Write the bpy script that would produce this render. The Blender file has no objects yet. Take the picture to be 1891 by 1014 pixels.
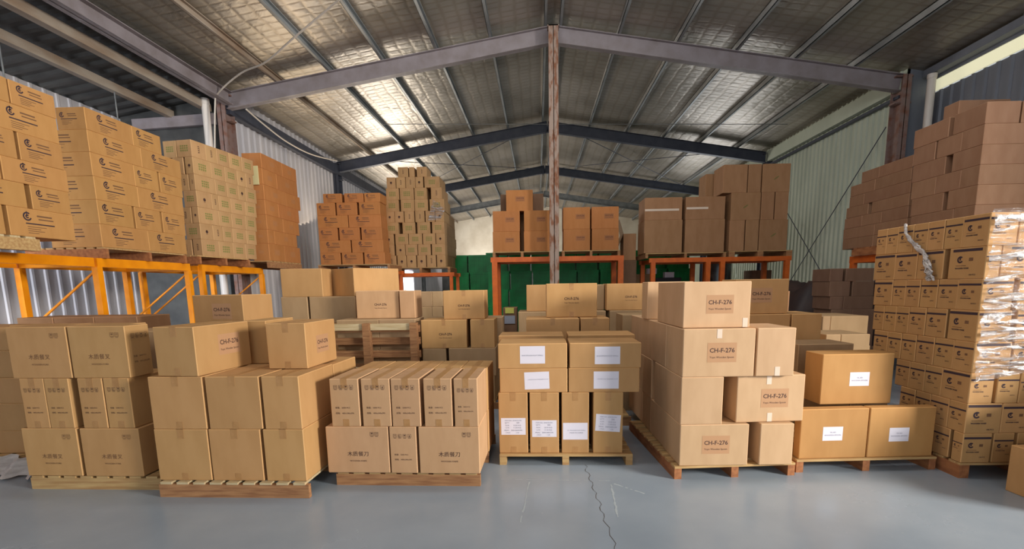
import bpy, math, random
from mathutils import Matrix, Vector
random.seed(7)
C = bpy.context.scene.collection
SC = bpy.context.scene

# ------------------------------------------------------------------ camera
F, PIT, YAW, ROLL, CX, CY, EYE = 899.0, .149, -.032, -.015, 966.1, 662.7, 1.6
cp, sp, cw, sw = math.cos(PIT), math.sin(PIT), math.cos(YAW), math.sin(YAW)
FWD = Vector((sw*cp, cw*cp, -sp)); RT = Vector((cw, -sw, 0)); UP = RT.cross(FWD)
R2 = RT*math.cos(ROLL)+UP*math.sin(ROLL); U2 = -RT*math.sin(ROLL)+UP*math.cos(ROLL)
cam = bpy.data.cameras.new('camera'); co = bpy.data.objects.new('camera', cam); C.objects.link(co)
m = Matrix((R2, U2, -FWD)).transposed().to_4x4(); m.translation = (0, 0, EYE); co.matrix_world = m
cam.sensor_width = 36; cam.lens = F/1891*36
cam.shift_x = (945.5-CX)/1891; cam.shift_y = (CY-507)/1891
cam.clip_end = 200
SC.camera = co

# ------------------------------------------------------------------ exposure, world, lights
SC.view_settings.view_transform = 'Standard'; SC.view_settings.look = 'None'
SC.view_settings.gamma = 1; SC.view_settings.use_curve_mapping = False
SC.view_settings.exposure = 0.12
w = bpy.data.worlds.new('sky'); SC.world = w; w.use_nodes = True
w.node_tree.nodes['Background'].inputs[0].default_value = (.86, .93, 1, 1)
w.node_tree.nodes['Background'].inputs[1].default_value = .55

def area(name, loc, target, sx, sy, power, col, spread=180):
    l = bpy.data.lights.new(name, 'AREA'); l.shape = 'RECTANGLE'; l.size = sx; l.size_y = sy
    l.energy = power; l.color = col; l.spread = math.radians(spread)
    o = bpy.data.objects.new(name, l); C.objects.link(o); o.location = loc
    d = Vector(target)-Vector(loc); o.rotation_euler = d.to_track_quat('-Z', 'Y').to_euler()
    return o
# daylight pouring in through the open front of the hall and a wide door in its right-hand side
area('front_daylight', (-1, -5.0, 3.0), (-.8, 6, 1.8), 9, 4, 105, (.95, .97, 1))
area('mid_hall_fill', (0, 4.3, 5.9), (0, 12, 2.0), 7, 1.0, 200, (1, .99, .96))  # unseen lamp added to brighten the stacks deeper in the hall, no roof light
area('side_daylight', (11.5, -1.6, 3.9), (0, 4.0, 1.0), 2.8, 2.2, 2250, (1, .94, .85))
area('annex_daylight', (-8.0, -1.5, 2.2), (-8.9, 7, 1.5), 1.2, 2.6, 150, (.86, .92, 1), 55)
# daylight of side openings far inside the hall
area('left_opening_daylight', (-6.4, 24.5, 2.0), (2, 20, 5), 5, 2.4, 620, (1, .90, .76))
area('left_middle_daylight', (-6.3, 15.0, 3.0), (-2, 14, 7), 3.5, 1.6, 90, (1, .82, .60))
area('right_opening_daylight', (7.2, 22, 3.0), (0, 20, 4), 6, 2.5, 170, (.95, .97, 1))
area('far_wall_fill', (-3.5, 31.0, 2.6), (-1, 35.2, 6), 4, 2, 240, (1, .97, .92))  # added lamp that brightens the white far wall, no opening built there

# ------------------------------------------------------------------ pixel <-> place
def sol(P0, e, z, px):
    A = Vector((P0[0], P0[1], z-EYE)); E = Vector((e[0], e[1], 0)); k = (px-CX)
    return -(F*A.dot(R2)-k*A.dot(FWD))/(F*E.dot(R2)-k*E.dot(FWD))
def zat(x, y, py):
    A = Vector((x, y, -EYE)); k = (CY-py)
    return -(F*A.dot(U2)-k*A.dot(FWD))/(F*U2.z-k*FWD.z)
def xat(px, y, z=1.6): return sol((0, y), (1, 0), z, px)
ZOOM = dict(A=(0,120,2.816), B=(280,240,3.9), C=(420,260,4.227), D=(690,290,4.612), E=(0,560,5.07), F=(0,730,5.07),
    G=(340,480,4.83), H=(600,570,5.73), I=(600,690,4.827), J=(1440,440,5.07), K=(1550,160,3.9), L=(900,610,6.303),
    M=(900,730,6.303), N=(1140,560,5.07), P=(1380,560,5.07), Q=(940,510,6.303), R=(1640,380,3.9), S=(1640,640,3.621),
    T=(640,440,5.633), U=(880,330,3.169), V=(1140,280,3.168), W=(1140,490,2.474), X=(1440,560,2.982), o=(0,0,1))

# ------------------------------------------------------------------ mesh helper
class MB:
    def __init__(s): s.v = []; s.f = []; s.m = []; s.sm = []
    def add(s, vs, fs, mi=0, smooth=False):
        n = len(s.v); s.v += [tuple(v) for v in vs]
        for f in fs: s.f.append(tuple(i+n for i in f)); s.m.append(mi); s.sm.append(smooth)
    def box(s, x0, x1, y0, y1, z0, z1, mi=0, T=None):
        vs = [Vector((x, y, z)) for x in (x0, x1) for y in (y0, y1) for z in (z0, z1)]
        if T is not None: vs = [T @ v for v in vs]
        s.add(vs, [(0,1,3,2), (4,6,7,5), (0,4,5,1), (2,3,7,6), (0,2,6,4), (1,5,7,3)], mi)
    def cbox(s, w, d, h, b=.004, mi=0, me=1):
        """chamfered box, base centre at the origin; the chamfers take material me"""
        X, Y = w/2, d/2
        idx = {}; vs = []
        for sx in (-1, 1):
            for sy in (-1, 1):
                for sz in (0, 1):
                    x, y, z = sx*X, sy*Y, sz*h; dz = b if sz == 0 else -b
                    for k, p in enumerate(((x, y-sy*b, z+dz), (x-sx*b, y, z+dz), (x-sx*b, y-sy*b, z))):
                        idx[(sx, sy, sz, k)] = len(vs); vs.append(p)
        I = idx; q = []; e = []
        for sx in (-1, 1): q.append([I[(sx, a, c, 0)] for a, c in ((-1,0),(1,0),(1,1),(-1,1))][::sx])
        for sy in (-1, 1): q.append([I[(a, sy, c, 1)] for a, c in ((-1,0),(1,0),(1,1),(-1,1))][::-sy])
        for sz in (0, 1): q.append([I[(a, c, sz, 2)] for a, c in ((-1,-1),(1,-1),(1,1),(-1,1))][::(1 if sz else -1)])
        for sx in (-1, 1):
            for sy in (-1, 1): e.append([I[(sx,sy,0,0)], I[(sx,sy,0,1)], I[(sx,sy,1,1)], I[(sx,sy,1,0)]])
        for sx in (-1, 1):
            for sz in (0, 1): e.append([I[(sx,-1,sz,0)], I[(sx,1,sz,0)], I[(sx,1,sz,2)], I[(sx,-1,sz,2)]])
        for sy in (-1, 1):
            for sz in (0, 1): e.append([I[(-1,sy,sz,1)], I[(1,sy,sz,1)], I[(1,sy,sz,2)], I[(-1,sy,sz,2)]])
        for sx in (-1, 1):
            for sy in (-1, 1):
                for sz in (0, 1): e.append([I[(sx,sy,sz,k)] for k in range(3)])
        s.add(vs, q, mi); s.add([], [], me)
        for f in e: s.f.append(tuple(i+len(s.v)-len(vs) for i in f)); s.m.append(me); s.sm.append(False)
    def tube(s, pts, r, n=8, mi=0, cap=True):
        pts = [Vector(p) for p in pts]; rings = []
        for i, p in enumerate(pts):
            a = pts[max(i-1, 0)]; b = pts[min(i+1, len(pts)-1)]; t = (b-a).normalized()
            u = t.cross(Vector((0, 0, 1)));
            if u.length < .01: u = t.cross(Vector((1, 0, 0)))
            u.normalize(); v = u.cross(t)
            rings.append([p+(u*math.cos(k*2*math.pi/n)+v*math.sin(k*2*math.pi/n))*r for k in range(n)])
        vs = [x for R in rings for x in R]; fs = []
        for i in range(len(pts)-1):
            for k in range(n): fs.append((i*n+k, i*n+(k+1) % n, (i+1)*n+(k+1) % n, (i+1)*n+k))
        s.add(vs, fs, mi, True)
        if cap: s.add(rings[0], [tuple(range(n))], mi); s.add(rings[-1], [tuple(range(n))[::-1]], mi)
    def bar(s, a, b, w, h, mi=0):
        """rectangular bar from a to b"""
        a = Vector(a); b = Vector(b); t = (b-a); L = t.length; t.normalize()
        u = t.cross(Vector((0, 0, 1)))
        if u.length < .01: u = Vector((1, 0, 0))
        u.normalize(); v = u.cross(t)
        T = Matrix((u, t, v)).transposed().to_4x4(); T.translation = a
        s.box(-w/2, w/2, 0, L, -h/2, h/2, mi, T)
    def ibeam(s, a, b, w, h, mi=0, tf=.014):
        a = Vector(a); b = Vector(b); t = (b-a); L = t.length; t.normalize()
        u = t.cross(Vector((0, 0, 1)))
        if u.length < .01: u = Vector((1, 0, 0))
        u.normalize(); v = u.cross(t)
        T = Matrix((u, t, v)).transposed().to_4x4(); T.translation = a
        s.box(-w/2, w/2, 0, L, h/2-tf, h/2, mi, T); s.box(-w/2, w/2, 0, L, -h/2, -h/2+tf, mi, T); s.box(-tf/2, tf/2, 0, L, -h/2, h/2, mi, T)
    def mesh(s, name, mats):
        me = bpy.data.meshes.new(name); me.from_pydata(s.v, [], s.f)
        for x in mats: me.materials.append(x)
        me.polygons.foreach_set('material_index', s.m); me.polygons.foreach_set('use_smooth', s.sm); me.update()
        return me
    def build(s, name, mats, parent=None, loc=None, rz=0):
        return link(name, s.mesh(name, mats if isinstance(mats, (list, tuple)) else [mats]), parent, loc, rz)

def link(name, data, parent=None, loc=None, rz=0):
    o = bpy.data.objects.new(name, data); C.objects.link(o)
    if parent: o.parent = parent
    if loc: o.location = loc
    if rz: o.rotation_euler = (0, 0, rz)
    return o
SEEN = {}
def tag(o, label=None, cat=None, group=None, kind=None):
    if label:
        o['label'] = label
        if label in SEEN: print('DUPLABEL', label)
        SEEN[label] = 1
        if not 4 <= len(label.split()) <= 16: print('LABEL LENGTH', len(label.split()), label)
    if cat: o['category'] = cat
    if group: o['group'] = group
    if kind: o['kind'] = kind
    return o

# ------------------------------------------------------------------ materials
def mat(name, col, rough=.7, metal=0, spec=.5):
    x = bpy.data.materials.new(name); x.use_nodes = True; b = x.node_tree.nodes['Principled BSDF']
    b.inputs['Base Color'].default_value = (*col, 1); b.inputs['Roughness'].default_value = rough
    b.inputs['Metallic'].default_value = metal; b.inputs['Specular IOR Level'].default_value = spec
    return x
def srgb(r, g, b): return tuple(((c/255+.055)/1.055)**2.4 if c > 10 else c/255/12.92 for c in (r, g, b))
def noisy(name, c1, c2, scale=(1, 1, 1), nscale=5, rough=.7, metal=0, bump=0, rnd=0, detail=4, spec=.4, rr=None, bdist=.01, space='Object', lo=.35, hi=.65):
    x = mat(name, c1, rough, metal, spec); nt = x.node_tree; N = nt.nodes; L = nt.links; b = N['Principled BSDF']
    tc = N.new('ShaderNodeTexCoord'); mp = N.new('ShaderNodeMapping'); mp.inputs['Scale'].default_value = scale
    no = N.new('ShaderNodeTexNoise'); no.inputs['Scale'].default_value = nscale; no.inputs['Detail'].default_value = detail
    L.new(tc.outputs[space], mp.inputs[0]); L.new(mp.outputs[0], no.inputs[0])
    r = N.new('ShaderNodeValToRGB'); r.color_ramp.elements[0].color = (*c1, 1); r.color_ramp.elements[1].color = (*c2, 1)
    r.color_ramp.elements[0].position = lo; r.color_ramp.elements[1].position = hi
    L.new(no.outputs[0], r.inputs[0]); out = r.outputs[0]
    if rnd:
        oi = N.new('ShaderNodeObjectInfo'); hs = N.new('ShaderNodeHueSaturation')
        mr = N.new('ShaderNodeMapRange'); mr.inputs[3].default_value = 1-rnd; mr.inputs[4].default_value = 1+rnd
        L.new(oi.outputs['Random'], mr.inputs[0]); L.new(mr.outputs[0], hs.inputs['Value']); L.new(out, hs.inputs['Color'])
        mh = N.new('ShaderNodeMath'); mh.operation = 'MULTIPLY'; mh.inputs[1].default_value = 7.31
        mf = N.new('ShaderNodeMath'); mf.operation = 'FRACT'
        mg = N.new('ShaderNodeMapRange'); mg.inputs[3].default_value = .497; mg.inputs[4].default_value = .502
        L.new(oi.outputs['Random'], mh.inputs[0]); L.new(mh.outputs[0], mf.inputs[0]); L.new(mf.outputs[0], mg.inputs[0]); L.new(mg.outputs[0], hs.inputs['Hue'])
        out = hs.outputs[0]
    L.new(out, b.inputs['Base Color'])
    if rr:
        m2 = N.new('ShaderNodeMapRange'); m2.inputs[3].default_value = rr[0]; m2.inputs[4].default_value = rr[1]
        L.new(no.outputs[0], m2.inputs[0]); L.new(m2.outputs[0], b.inputs['Roughness'])
    if bump:
        bp = N.new('ShaderNodeBump'); bp.inputs['Strength'].default_value = bump; bp.inputs['Distance'].default_value = bdist
        L.new(no.outputs[0], bp.inputs['Height']); L.new(bp.outputs[0], b.inputs['Normal'])
    return x
KR = {}
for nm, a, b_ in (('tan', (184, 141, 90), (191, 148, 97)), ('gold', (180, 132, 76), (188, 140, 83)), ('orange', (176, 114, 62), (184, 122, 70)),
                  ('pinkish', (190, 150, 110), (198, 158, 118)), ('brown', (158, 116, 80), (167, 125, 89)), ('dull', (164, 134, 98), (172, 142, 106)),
                  ('small', (174, 136, 92), (184, 146, 102)), ('dark', (112, 84, 62), (124, 94, 72)), ('umber', (138, 102, 76), (147, 111, 85)), ('deep', (112, 84, 66), (120, 92, 74)), ('pale', (194, 158, 120), (202, 166, 128))):  # brown, umber and deep also hold the right-hand racks' shade in their colour
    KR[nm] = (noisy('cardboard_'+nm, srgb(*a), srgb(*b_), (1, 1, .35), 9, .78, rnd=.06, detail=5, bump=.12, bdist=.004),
              mat('cardboard_edge_'+nm, tuple(min(1, c*1.22) for c in srgb(*b_)), .8))  # lighter chamfers: worn card, with bright lit edges put into the colour
M_TAPE = noisy('brown_tape', srgb(172, 128, 80), srgb(182, 138, 90), nscale=20, rough=.4)
M_CTAPE = mat('clear_tape', srgb(226, 205, 185), .25)
M_INK = mat('ink_dark', srgb(74, 48, 42), .8); M_INKL = mat('ink_faded', srgb(118, 84, 58), .85)
M_INKN = mat('ink_navy', srgb(58, 42, 52), .8); M_GREEN = mat('ink_green', srgb(112, 124, 58), .85)
M_PATCH = mat('printed_patch', srgb(186, 142, 104), .8); M_PAPER = mat('white_paper', srgb(226, 222, 234), .6)
M_GREY = mat('ink_grey', srgb(150, 150, 165), .8)
M_WOOD = noisy('pallet_wood', srgb(196, 164, 112), srgb(170, 130, 84), (1, 14, 14), 3, .75, bump=.25, detail=6)
M_WOODX = noisy('pallet_wood_stringer', srgb(176, 130, 88), srgb(140, 96, 64), (1.5, 16, 16), 3, .8, bump=.3, detail=6)
M_WOODR = noisy('pallet_wood_reddish', srgb(170, 112, 70), srgb(140, 88, 56), (8, 2, 8), 3, .8, bump=.3)
M_WOODG = noisy('pallet_wood_pale', srgb(208, 190, 152), srgb(188, 164, 122), (1.5, 14, 14), 3, .75, bump=.25)
M_RACKY = noisy('rack_paint_yellow', srgb(244, 152, 8), srgb(228, 134, 6), nscale=8, rough=.42, lo=.3, hi=.8)
M_RACKO = noisy('rack_paint_orange', srgb(214, 104, 34), srgb(196, 92, 34), nscale=8, rough=.5)
M_STEEL = noisy('painted_steel', srgb(150, 142, 147), srgb(124, 114, 114), nscale=3, rough=.5, rr=(.35, .6), lo=.3, hi=.75)
M_RUST = noisy('rusted_steel', srgb(132, 110, 104), srgb(120, 74, 52), nscale=6, rough=.7, lo=.45, hi=.7)
M_DSTEEL = noisy('dark_blue_steel', srgb(58, 62, 76), srgb(70, 74, 86), nscale=4, rough=.5)
M_GSTEEL = noisy('grey_steel', srgb(128, 130, 128), srgb(104, 106, 108), nscale=4, rough=.5)
M_PURL = noisy('purlin_steel', srgb(158, 162, 164), srgb(130, 134, 136), (1, .3, 1), 5, .45, metal=.3)
M_PURLX = noisy('purlin_steel_rusty', srgb(168, 156, 142), srgb(140, 118, 98), (1, .3, 1), 4, .6)
M_POST = noisy('post_rusty_paint', srgb(156, 136, 124), srgb(128, 84, 60), (3, 3, 1), 5, .75, lo=.45, hi=.6, bump=.2)
M_WHITEP = mat('white_pipe', srgb(222, 214, 206), .4); M_CABLE = mat('cable_white', srgb(206, 196, 184), .5)
M_GREENP = noisy('green_plastic', srgb(4, 150, 76), srgb(4, 122, 60), nscale=3, rough=.4)
M_BLACK = mat('black_plastic', srgb(34, 32, 36), .5)
M_WALLL = noisy('wall_sheet_light', srgb(200, 196, 198), srgb(184, 182, 188), (1, 1, .3), 2, .5)
M_WALLR = noisy('wall_sheet_green', srgb(188, 196, 180), srgb(176, 184, 168), (1, 1, .3), 2, .5)
M_WALLD = noisy('wall_sheet_grey', srgb(122, 126, 136), srgb(108, 112, 122), (1, 1, .3), 2, .55)
M_DARKR = noisy('annex_sheet', srgb(84, 84, 82), srgb(66, 66, 66), nscale=3, rough=.5)
M_PLAST = noisy('white_plaster', srgb(226, 214, 194), srgb(206, 192, 170), nscale=1.2, rough=.85)
M_TARP = noisy('dark_tarpaulin', srgb(52, 44, 46), srgb(74, 58, 54), nscale=2, rough=.6, bump=.4, bdist=.05)
M_WRAPW = noisy('white_plastic_wrap', srgb(214, 208, 204), srgb(180, 172, 168), (1, 1, 4), 8, .35, bump=.6, bdist=.02)

def foil_material():
    x = mat('roof_foil', srgb(170, 160, 150), .38, .6); nt = x.node_tree; N = nt.nodes; L = nt.links; b = N['Principled BSDF']
    tc = N.new('ShaderNodeTexCoord')
    def wave(scl, rot, sharp):
        mp = N.new('ShaderNodeMapping'); mp.inputs['Rotation'].default_value = (0, 0, math.radians(rot))
        wv = N.new('ShaderNodeTexWave'); wv.inputs['Scale'].default_value = scl; wv.inputs['Distortion'].default_value = 1.2; wv.inputs['Detail Scale'].default_value = 1.5
        L.new(tc.outputs['Object'], mp.inputs[0]); L.new(mp.outputs[0], wv.inputs[0]); return wv
    a = wave(1.15, 0, 1); c = wave(1.6, 90, 1)
    no = N.new('ShaderNodeTexNoise'); no.inputs['Scale'].default_value = 2.2; no.inputs['Detail'].default_value = 6; no.inputs['Distortion'].default_value = .8
    L.new(tc.outputs['Object'], no.inputs[0])
    n2 = N.new('ShaderNodeTexNoise'); n2.inputs['Scale'].default_value = .6; n2.inputs['Detail'].default_value = 3; L.new(tc.outputs['Object'], n2.inputs[0])
    ad = N.new('ShaderNodeMath'); ad.operation = 'MAXIMUM'; L.new(a.outputs['Fac'], ad.inputs[0]); L.new(c.outputs['Fac'], ad.inputs[1])
    pw = N.new('ShaderNodeMath'); pw.operation = 'POWER'; pw.inputs[1].default_value = 5; L.new(ad.outputs[0], pw.inputs[0])
    m1 = N.new('ShaderNodeMath'); m1.operation = 'MULTIPLY_ADD'; m1.inputs[1].default_value = -.16; L.new(pw.outputs[0], m1.inputs[0]); L.new(no.outputs[0], m1.inputs[2])
    bp = N.new('ShaderNodeBump'); bp.inputs['Strength'].default_value = .55; bp.inputs['Distance'].default_value = .04
    L.new(m1.outputs[0], bp.inputs['Height']); L.new(bp.outputs[0], b.inputs['Normal'])
    r = N.new('ShaderNodeValToRGB'); r.color_ramp.elements[0].color = (*srgb(150, 142, 130), 1); r.color_ramp.elements[1].color = (*srgb(186, 178, 168), 1)
    r.color_ramp.elements[0].position = .35; r.color_ramp.elements[1].position = .65
    L.new(n2.outputs[0], r.inputs[0])
    mx = N.new('ShaderNodeMixRGB'); mx.blend_type = 'MULTIPLY'; mx.inputs[2].default_value = (.86, .82, .76, 1); L.new(pw.outputs[0], mx.inputs[0]); L.new(r.outputs[0], mx.inputs[1])
    L.new(mx.outputs[0], b.inputs['Base Color'])
    return x
M_FOIL = foil_material()

def floor_material():
    x = mat('epoxy_floor', srgb(134, 146, 156), .25); nt = x.node_tree; N = nt.nodes; L = nt.links; b = N['Principled BSDF']
    tc = N.new('ShaderNodeTexCoord')
    n1 = N.new('ShaderNodeTexNoise'); n1.inputs['Scale'].default_value = 1.3; n1.inputs['Detail'].default_value = 6
    n2 = N.new('ShaderNodeTexNoise'); n2.inputs['Scale'].default_value = 40; n2.inputs['Detail'].default_value = 3
    L.new(tc.outputs['Object'], n1.inputs[0]); L.new(tc.outputs['Object'], n2.inputs[0])
    r = N.new('ShaderNodeValToRGB'); r.color_ramp.elements[0].color = (*srgb(142, 155, 168), 1); r.color_ramp.elements[1].color = (*srgb(154, 166, 178), 1)
    r.color_ramp.elements[0].position = .35; r.color_ramp.elements[1].position = .65; L.new(n1.outputs[0], r.inputs[0])
    s = N.new('ShaderNodeValToRGB'); s.color_ramp.elements[0].position = .70; s.color_ramp.elements[1].position = .80; L.new(n2.outputs[0], s.inputs[0])
    mx = N.new('ShaderNodeMixRGB'); mx.inputs[2].default_value = (*srgb(168, 176, 180), 1); L.new(s.outputs[0], mx.inputs[0]); L.new(r.outputs[0], mx.inputs[1])
    L.new(mx.outputs[0], b.inputs['Base Color'])
    mr = N.new('ShaderNodeMapRange'); mr.inputs[3].default_value = .16; mr.inputs[4].default_value = .34; L.new(n1.outputs[0], mr.inputs[0]); L.new(mr.outputs[0], b.inputs['Roughness'])
    return x
M_FLOOR = floor_material()

def film_material():
    x = bpy.data.materials.new('stretch_film'); x.use_nodes = True; nt = x.node_tree; N = nt.nodes; L = nt.links
    N.remove(N['Principled BSDF']); out = N['Material Output']
    tr = N.new('ShaderNodeBsdfTransparent'); tr.inputs[0].default_value = (.97, .96, .97, 1)
    gl = N.new('ShaderNodeBsdfGlossy'); gl.inputs['Roughness'].default_value = .12
    df = N.new('ShaderNodeBsdfTranslucent'); df.inputs[0].default_value = (.95, .93, .97, 1)
    tc = N.new('ShaderNodeTexCoord'); mp = N.new('ShaderNodeMapping'); mp.inputs['Scale'].default_value = (1, 1, 7)
    no = N.new('ShaderNodeTexNoise'); no.inputs['Scale'].default_value = 3.2; no.inputs['Detail'].default_value = 7; no.inputs['Distortion'].default_value = 1.5
    L.new(tc.outputs['Object'], mp.inputs[0]); L.new(mp.outputs[0], no.inputs[0])
    bp = N.new('ShaderNodeBump'); bp.inputs['Strength'].default_value = 1; bp.inputs['Distance'].default_value = .09
    L.new(no.outputs[0], bp.inputs['Height']); L.new(bp.outputs[0], gl.inputs['Normal'])
    r = N.new('ShaderNodeValToRGB'); r.color_ramp.elements[0].position = .46; r.color_ramp.elements[1].position = .60
    r.color_ramp.elements[0].color = (.10, .10, .10, 1); r.color_ramp.elements[1].color = (.85, .85, .85, 1)
    L.new(no.outputs[0], r.inputs[0])
    gd = N.new('ShaderNodeMixShader'); gd.inputs[0].default_value = .35; L.new(gl.outputs[0], gd.inputs[1])
    d2 = N.new('ShaderNodeBsdfDiffuse'); d2.inputs[0].default_value = (.95, .93, .96, 1); L.new(bp.outputs[0], d2.inputs['Normal']); L.new(d2.outputs[0], gd.inputs[2])
    mx = N.new('ShaderNodeMixShader'); L.new(r.outputs[0], mx.inputs[0]); L.new(tr.outputs[0], mx.inputs[1]); L.new(gd.outputs[0], mx.inputs[2])
    L.new(mx.outputs[0], out.inputs[0])
    return x
M_FILM = film_material()
def emis(name, col, s):
    x = bpy.data.materials.new(name); x.use_nodes = True; b = x.node_tree.nodes['Principled BSDF']
    b.inputs['Base Color'].default_value = (*col, 1); b.inputs['Emission Color'].default_value = (*col, 1); b.inputs['Emission Strength'].default_value = s
    return x
M_DAY = emis('daylit_window_pane', (.95, .93, 1), 5); M_STRIP = emis('daylit_plastic_strip', (.93, .90, .62), .5)

# ------------------------------------------------------------------ building shell
RX, RZ = .372, 6.805; LX, LZ, QX, QZ = -6.80, 5.668, 7.67, 5.668
SL = (RZ-LZ)/(RX-LX); SR = (RZ-QZ)/(QX-RX); D1 = 11.16; YE = 35.2; YF = -5.5
def st(mb, name, mats): return tag(mb.build(name, mats), kind='structure')
def roof_z(x, off=0): return (RZ-(RX-x)*SL if x < RX else RZ-(x-RX)*SR)+off
mb = MB(); mb.box(-9.4, 8.6, YF, YE+.3, -.2, 0); st(mb, 'floor', M_FLOOR)
mb = MB()
for a, b, y0, y1 in ((LX-.1, RX, YF, YE+.2), (RX, 8.5, YF, D1), (RX, QX+.12, D1, YE+.2)):
    n = 10
    mb.add([(a, y0, roof_z(a, .30)), (b, y0, roof_z(b, .30)), (b, y1, roof_z(b, .30)), (a, y1, roof_z(a, .30)),
            (a, y0, roof_z(a, .36)), (b, y0, roof_z(b, .36)), (b, y1, roof_z(b, .36)), (a, y1, roof_z(a, .36))],
           [(0,3,2,1), (4,5,6,7), (0,1,5,4), (2,3,7,6), (1,2,6,5), (3,0,4,7)])
st(mb, 'ceiling', M_FOIL)
# annex roof: corrugated dark sheets running down to the left
mb = MB(); n = int((D1-YF)/.30)
vs = []; pr = []
y = YF
while y < D1: pr += [(y, 0), (y+.06, .035), (y+.15, .035), (y+.21, 0)]; y += .30
for yy, dz in pr: vs += [(-9.4, yy, roof_z(-9.4, .08)+dz), (LX+.05, yy, roof_z(LX, .10)+dz)]
mb.add(vs, [(2*i, 2*i+1, 2*i+3, 2*i+2) for i in range(len(pr)-1)])
st(mb, 'ceiling_annex', M_DARKR)
def corr_wall(name, m, x, y0, y1, z0, z1, step=.25, dep=.035, sgn=1, zf=None):
    mb = MB(); pr = []; y = y0
    while y < y1-.01: pr += [(y, 0), (y+step*.62, 0), (y+step*.72, dep), (y+step*.9, dep), (y+step, 0)]; y += step
    vs = []
    for yy, dx in pr: vs += [(x+sgn*dx, yy, z0), (x+sgn*dx, yy, z1)]
    mb.add(vs, [(2*i, 2*i+1, 2*i+3, 2*i+2) for i in range(len(pr)-1)])
    b = .06; mb.box(min(x-sgn*b, x-sgn*.02), max(x-sgn*b, x-sgn*.02), y0, y1, z0, z1)
    return st(mb, name, m)
corr_wall('wall_left_annex', M_WALLL, -9.17, YF, D1, 0, 5.37, dep=.014)
corr_wall('wall_left', M_WALLL, LX-.08, D1, YE, 0, 5.96)
corr_wall('wall_right', M_WALLR, QX+.08, D1, YE, 0, 5.97, sgn=-1, step=.2)
corr_wall('wall_right_near', M_WALLD, 8.25, 1.9, D1-.05, 0, 5.42, sgn=-1)
mb = MB(); mb.box(8.22, 8.26, YF, D1-.06, 5.44, 5.66); st(mb, 'window_1', M_STRIP)
mb = MB(); mb.box(8.20, 8.30, YF, D1-.06, 5.665, 5.95); st(mb, 'trim_10', M_WALLD)
mb = MB(); mb.box(-9.3, LX-.06, D1-.02, D1+.06, 0, 5.9); st(mb, 'wall_annex_end', M_DARKR)
mb = MB(); mb.box(QX+.1, 8.5, D1, D1+.06, 0, 6.0); st(mb, 'wall_right_return', M_WALLD)
# far wall: white plaster gable above, dark below
mb = MB(); g = [(LX-.1, YE, 3.3), (QX+.1, YE, 3.3), (QX+.1, YE, roof_z(QX, .28)), (RX, YE, RZ+.28), (LX-.1, YE, roof_z(LX, .28))]
mb.add(g+[(a, b+.15, c) for a, b, c in g], [(0,1,2,3,4), (9,8,7,6,5), (0,5,6,1)]); st(mb, 'wall_far', M_PLAST)
mb = MB(); mb.box(LX-.1, QX+.1, YE, YE+.15, 0, 3.3); st(mb, 'wall_far_lower', M_DARKR)
# eave trims and gutter beams
mb = MB(); mb.box(LX-.04, LX+.10, D1, YE, 5.42, 5.72); st(mb, 'trim_1', M_DSTEEL)
mb = MB(); mb.box(QX-.10, QX+.02, D1, YE, 5.52, 5.84); st(mb, 'trim_2', M_WALLR)
mb = MB(); mb.box(QX-.06, QX+.03, D1, YE, 5.38, 5.44); st(mb, 'trim_3', M_DSTEEL)
mb = MB(); mb.ibeam((-6.62, YF, 5.68), (-6.62, D1-.15, 5.68), .2, .26); st(mb, 'trim_4', M_STEEL)
mb = MB(); mb.bar((-7.12, YF, 5.52), (-7.12, D1-.1, 5.52), .14, .16); st(mb, 'trim_5', M_PURLX)
mb = MB(); mb.bar((-7.95, YF, 5.40), (-7.95, D1-.1, 5.40), .12, .15); st(mb, 'trim_6', M_PURLX)
mb = MB(); mb.bar((-8.8, D1-.12, 5.2), (-6.95, D1-.12, 5.28), .1, .22); st(mb, 'trim_7', M_STEEL)
mb = MB(); mb.box(8.0, 8.2, YF, D1-.1, 5.72, 5.86); st(mb, 'trim_8', M_WALLD)
mb = MB()
for yy in (3.2, 5.4, 7.6, 9.6): mb.tube([(-7.95, yy, 5.4), (-7.95, yy, 4.2)], .012, 6)
st(mb, 'trim_9', M_GSTEEL)
# bright opening in the left wall far back
mb = MB(); mb.box(LX-.06, LX-.02, 23.6, 24.2, 1.0, 2.2); mb.box(LX-.06, LX-.02, 24.5, 26.9, 1.0, 2.45); mb.box(LX-.06, LX-.02, 25.0, 26.4, 2.6, 2.95); st(mb, 'window_2', M_DAY)

# steel portal frames
def frame(y, m, label, cols=True):
    e = link('portal_frame', None, None, (0, y, 0)); tag(e, label, 'roof frame', 'steel portal frames across the hall')
    mb = MB(); mb.ibeam((LX+.05, 0, LZ), (RX, 0, RZ), .16, .33)
    mb.box(RX-.09, RX-.06, -.1, .1, RZ-.24, RZ+.16); mb.build('left_rafter', m, e)
    mb = MB(); mb.ibeam((RX, 0, RZ), (QX-.05, 0, QZ), .16, .33); mb.build('right_rafter', m, e)
    for s, x, nm in ((-1, LX, 'left_column'), (1, QX-.02, 'right_column')):
        mb = MB(); mb.ibeam((x, 0, 0), (x, 0, LZ+.12), .18, .34)
        k = MB(); k.v = [(X_, Y_, Z_) for X_, Y_, Z_ in mb.v]; k.f = mb.f; k.m = mb.m; k.sm = mb.sm
        mb.box(x-.17, x+.17, -.09, .09, LZ-.42, LZ-.39); mb.box(x-.17, x+.17, -.09, .09, LZ+.1, LZ+.13)
        mb.build(nm, M_RUST if m is M_STEEL else m, e)
    return e
frame(D1-12, M_STEEL, 'grey steel portal frame of the open front bay, behind the viewpoint')
frame(D1-6, M_STEEL, 'grey steel portal frame just outside the top of the view')
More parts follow.
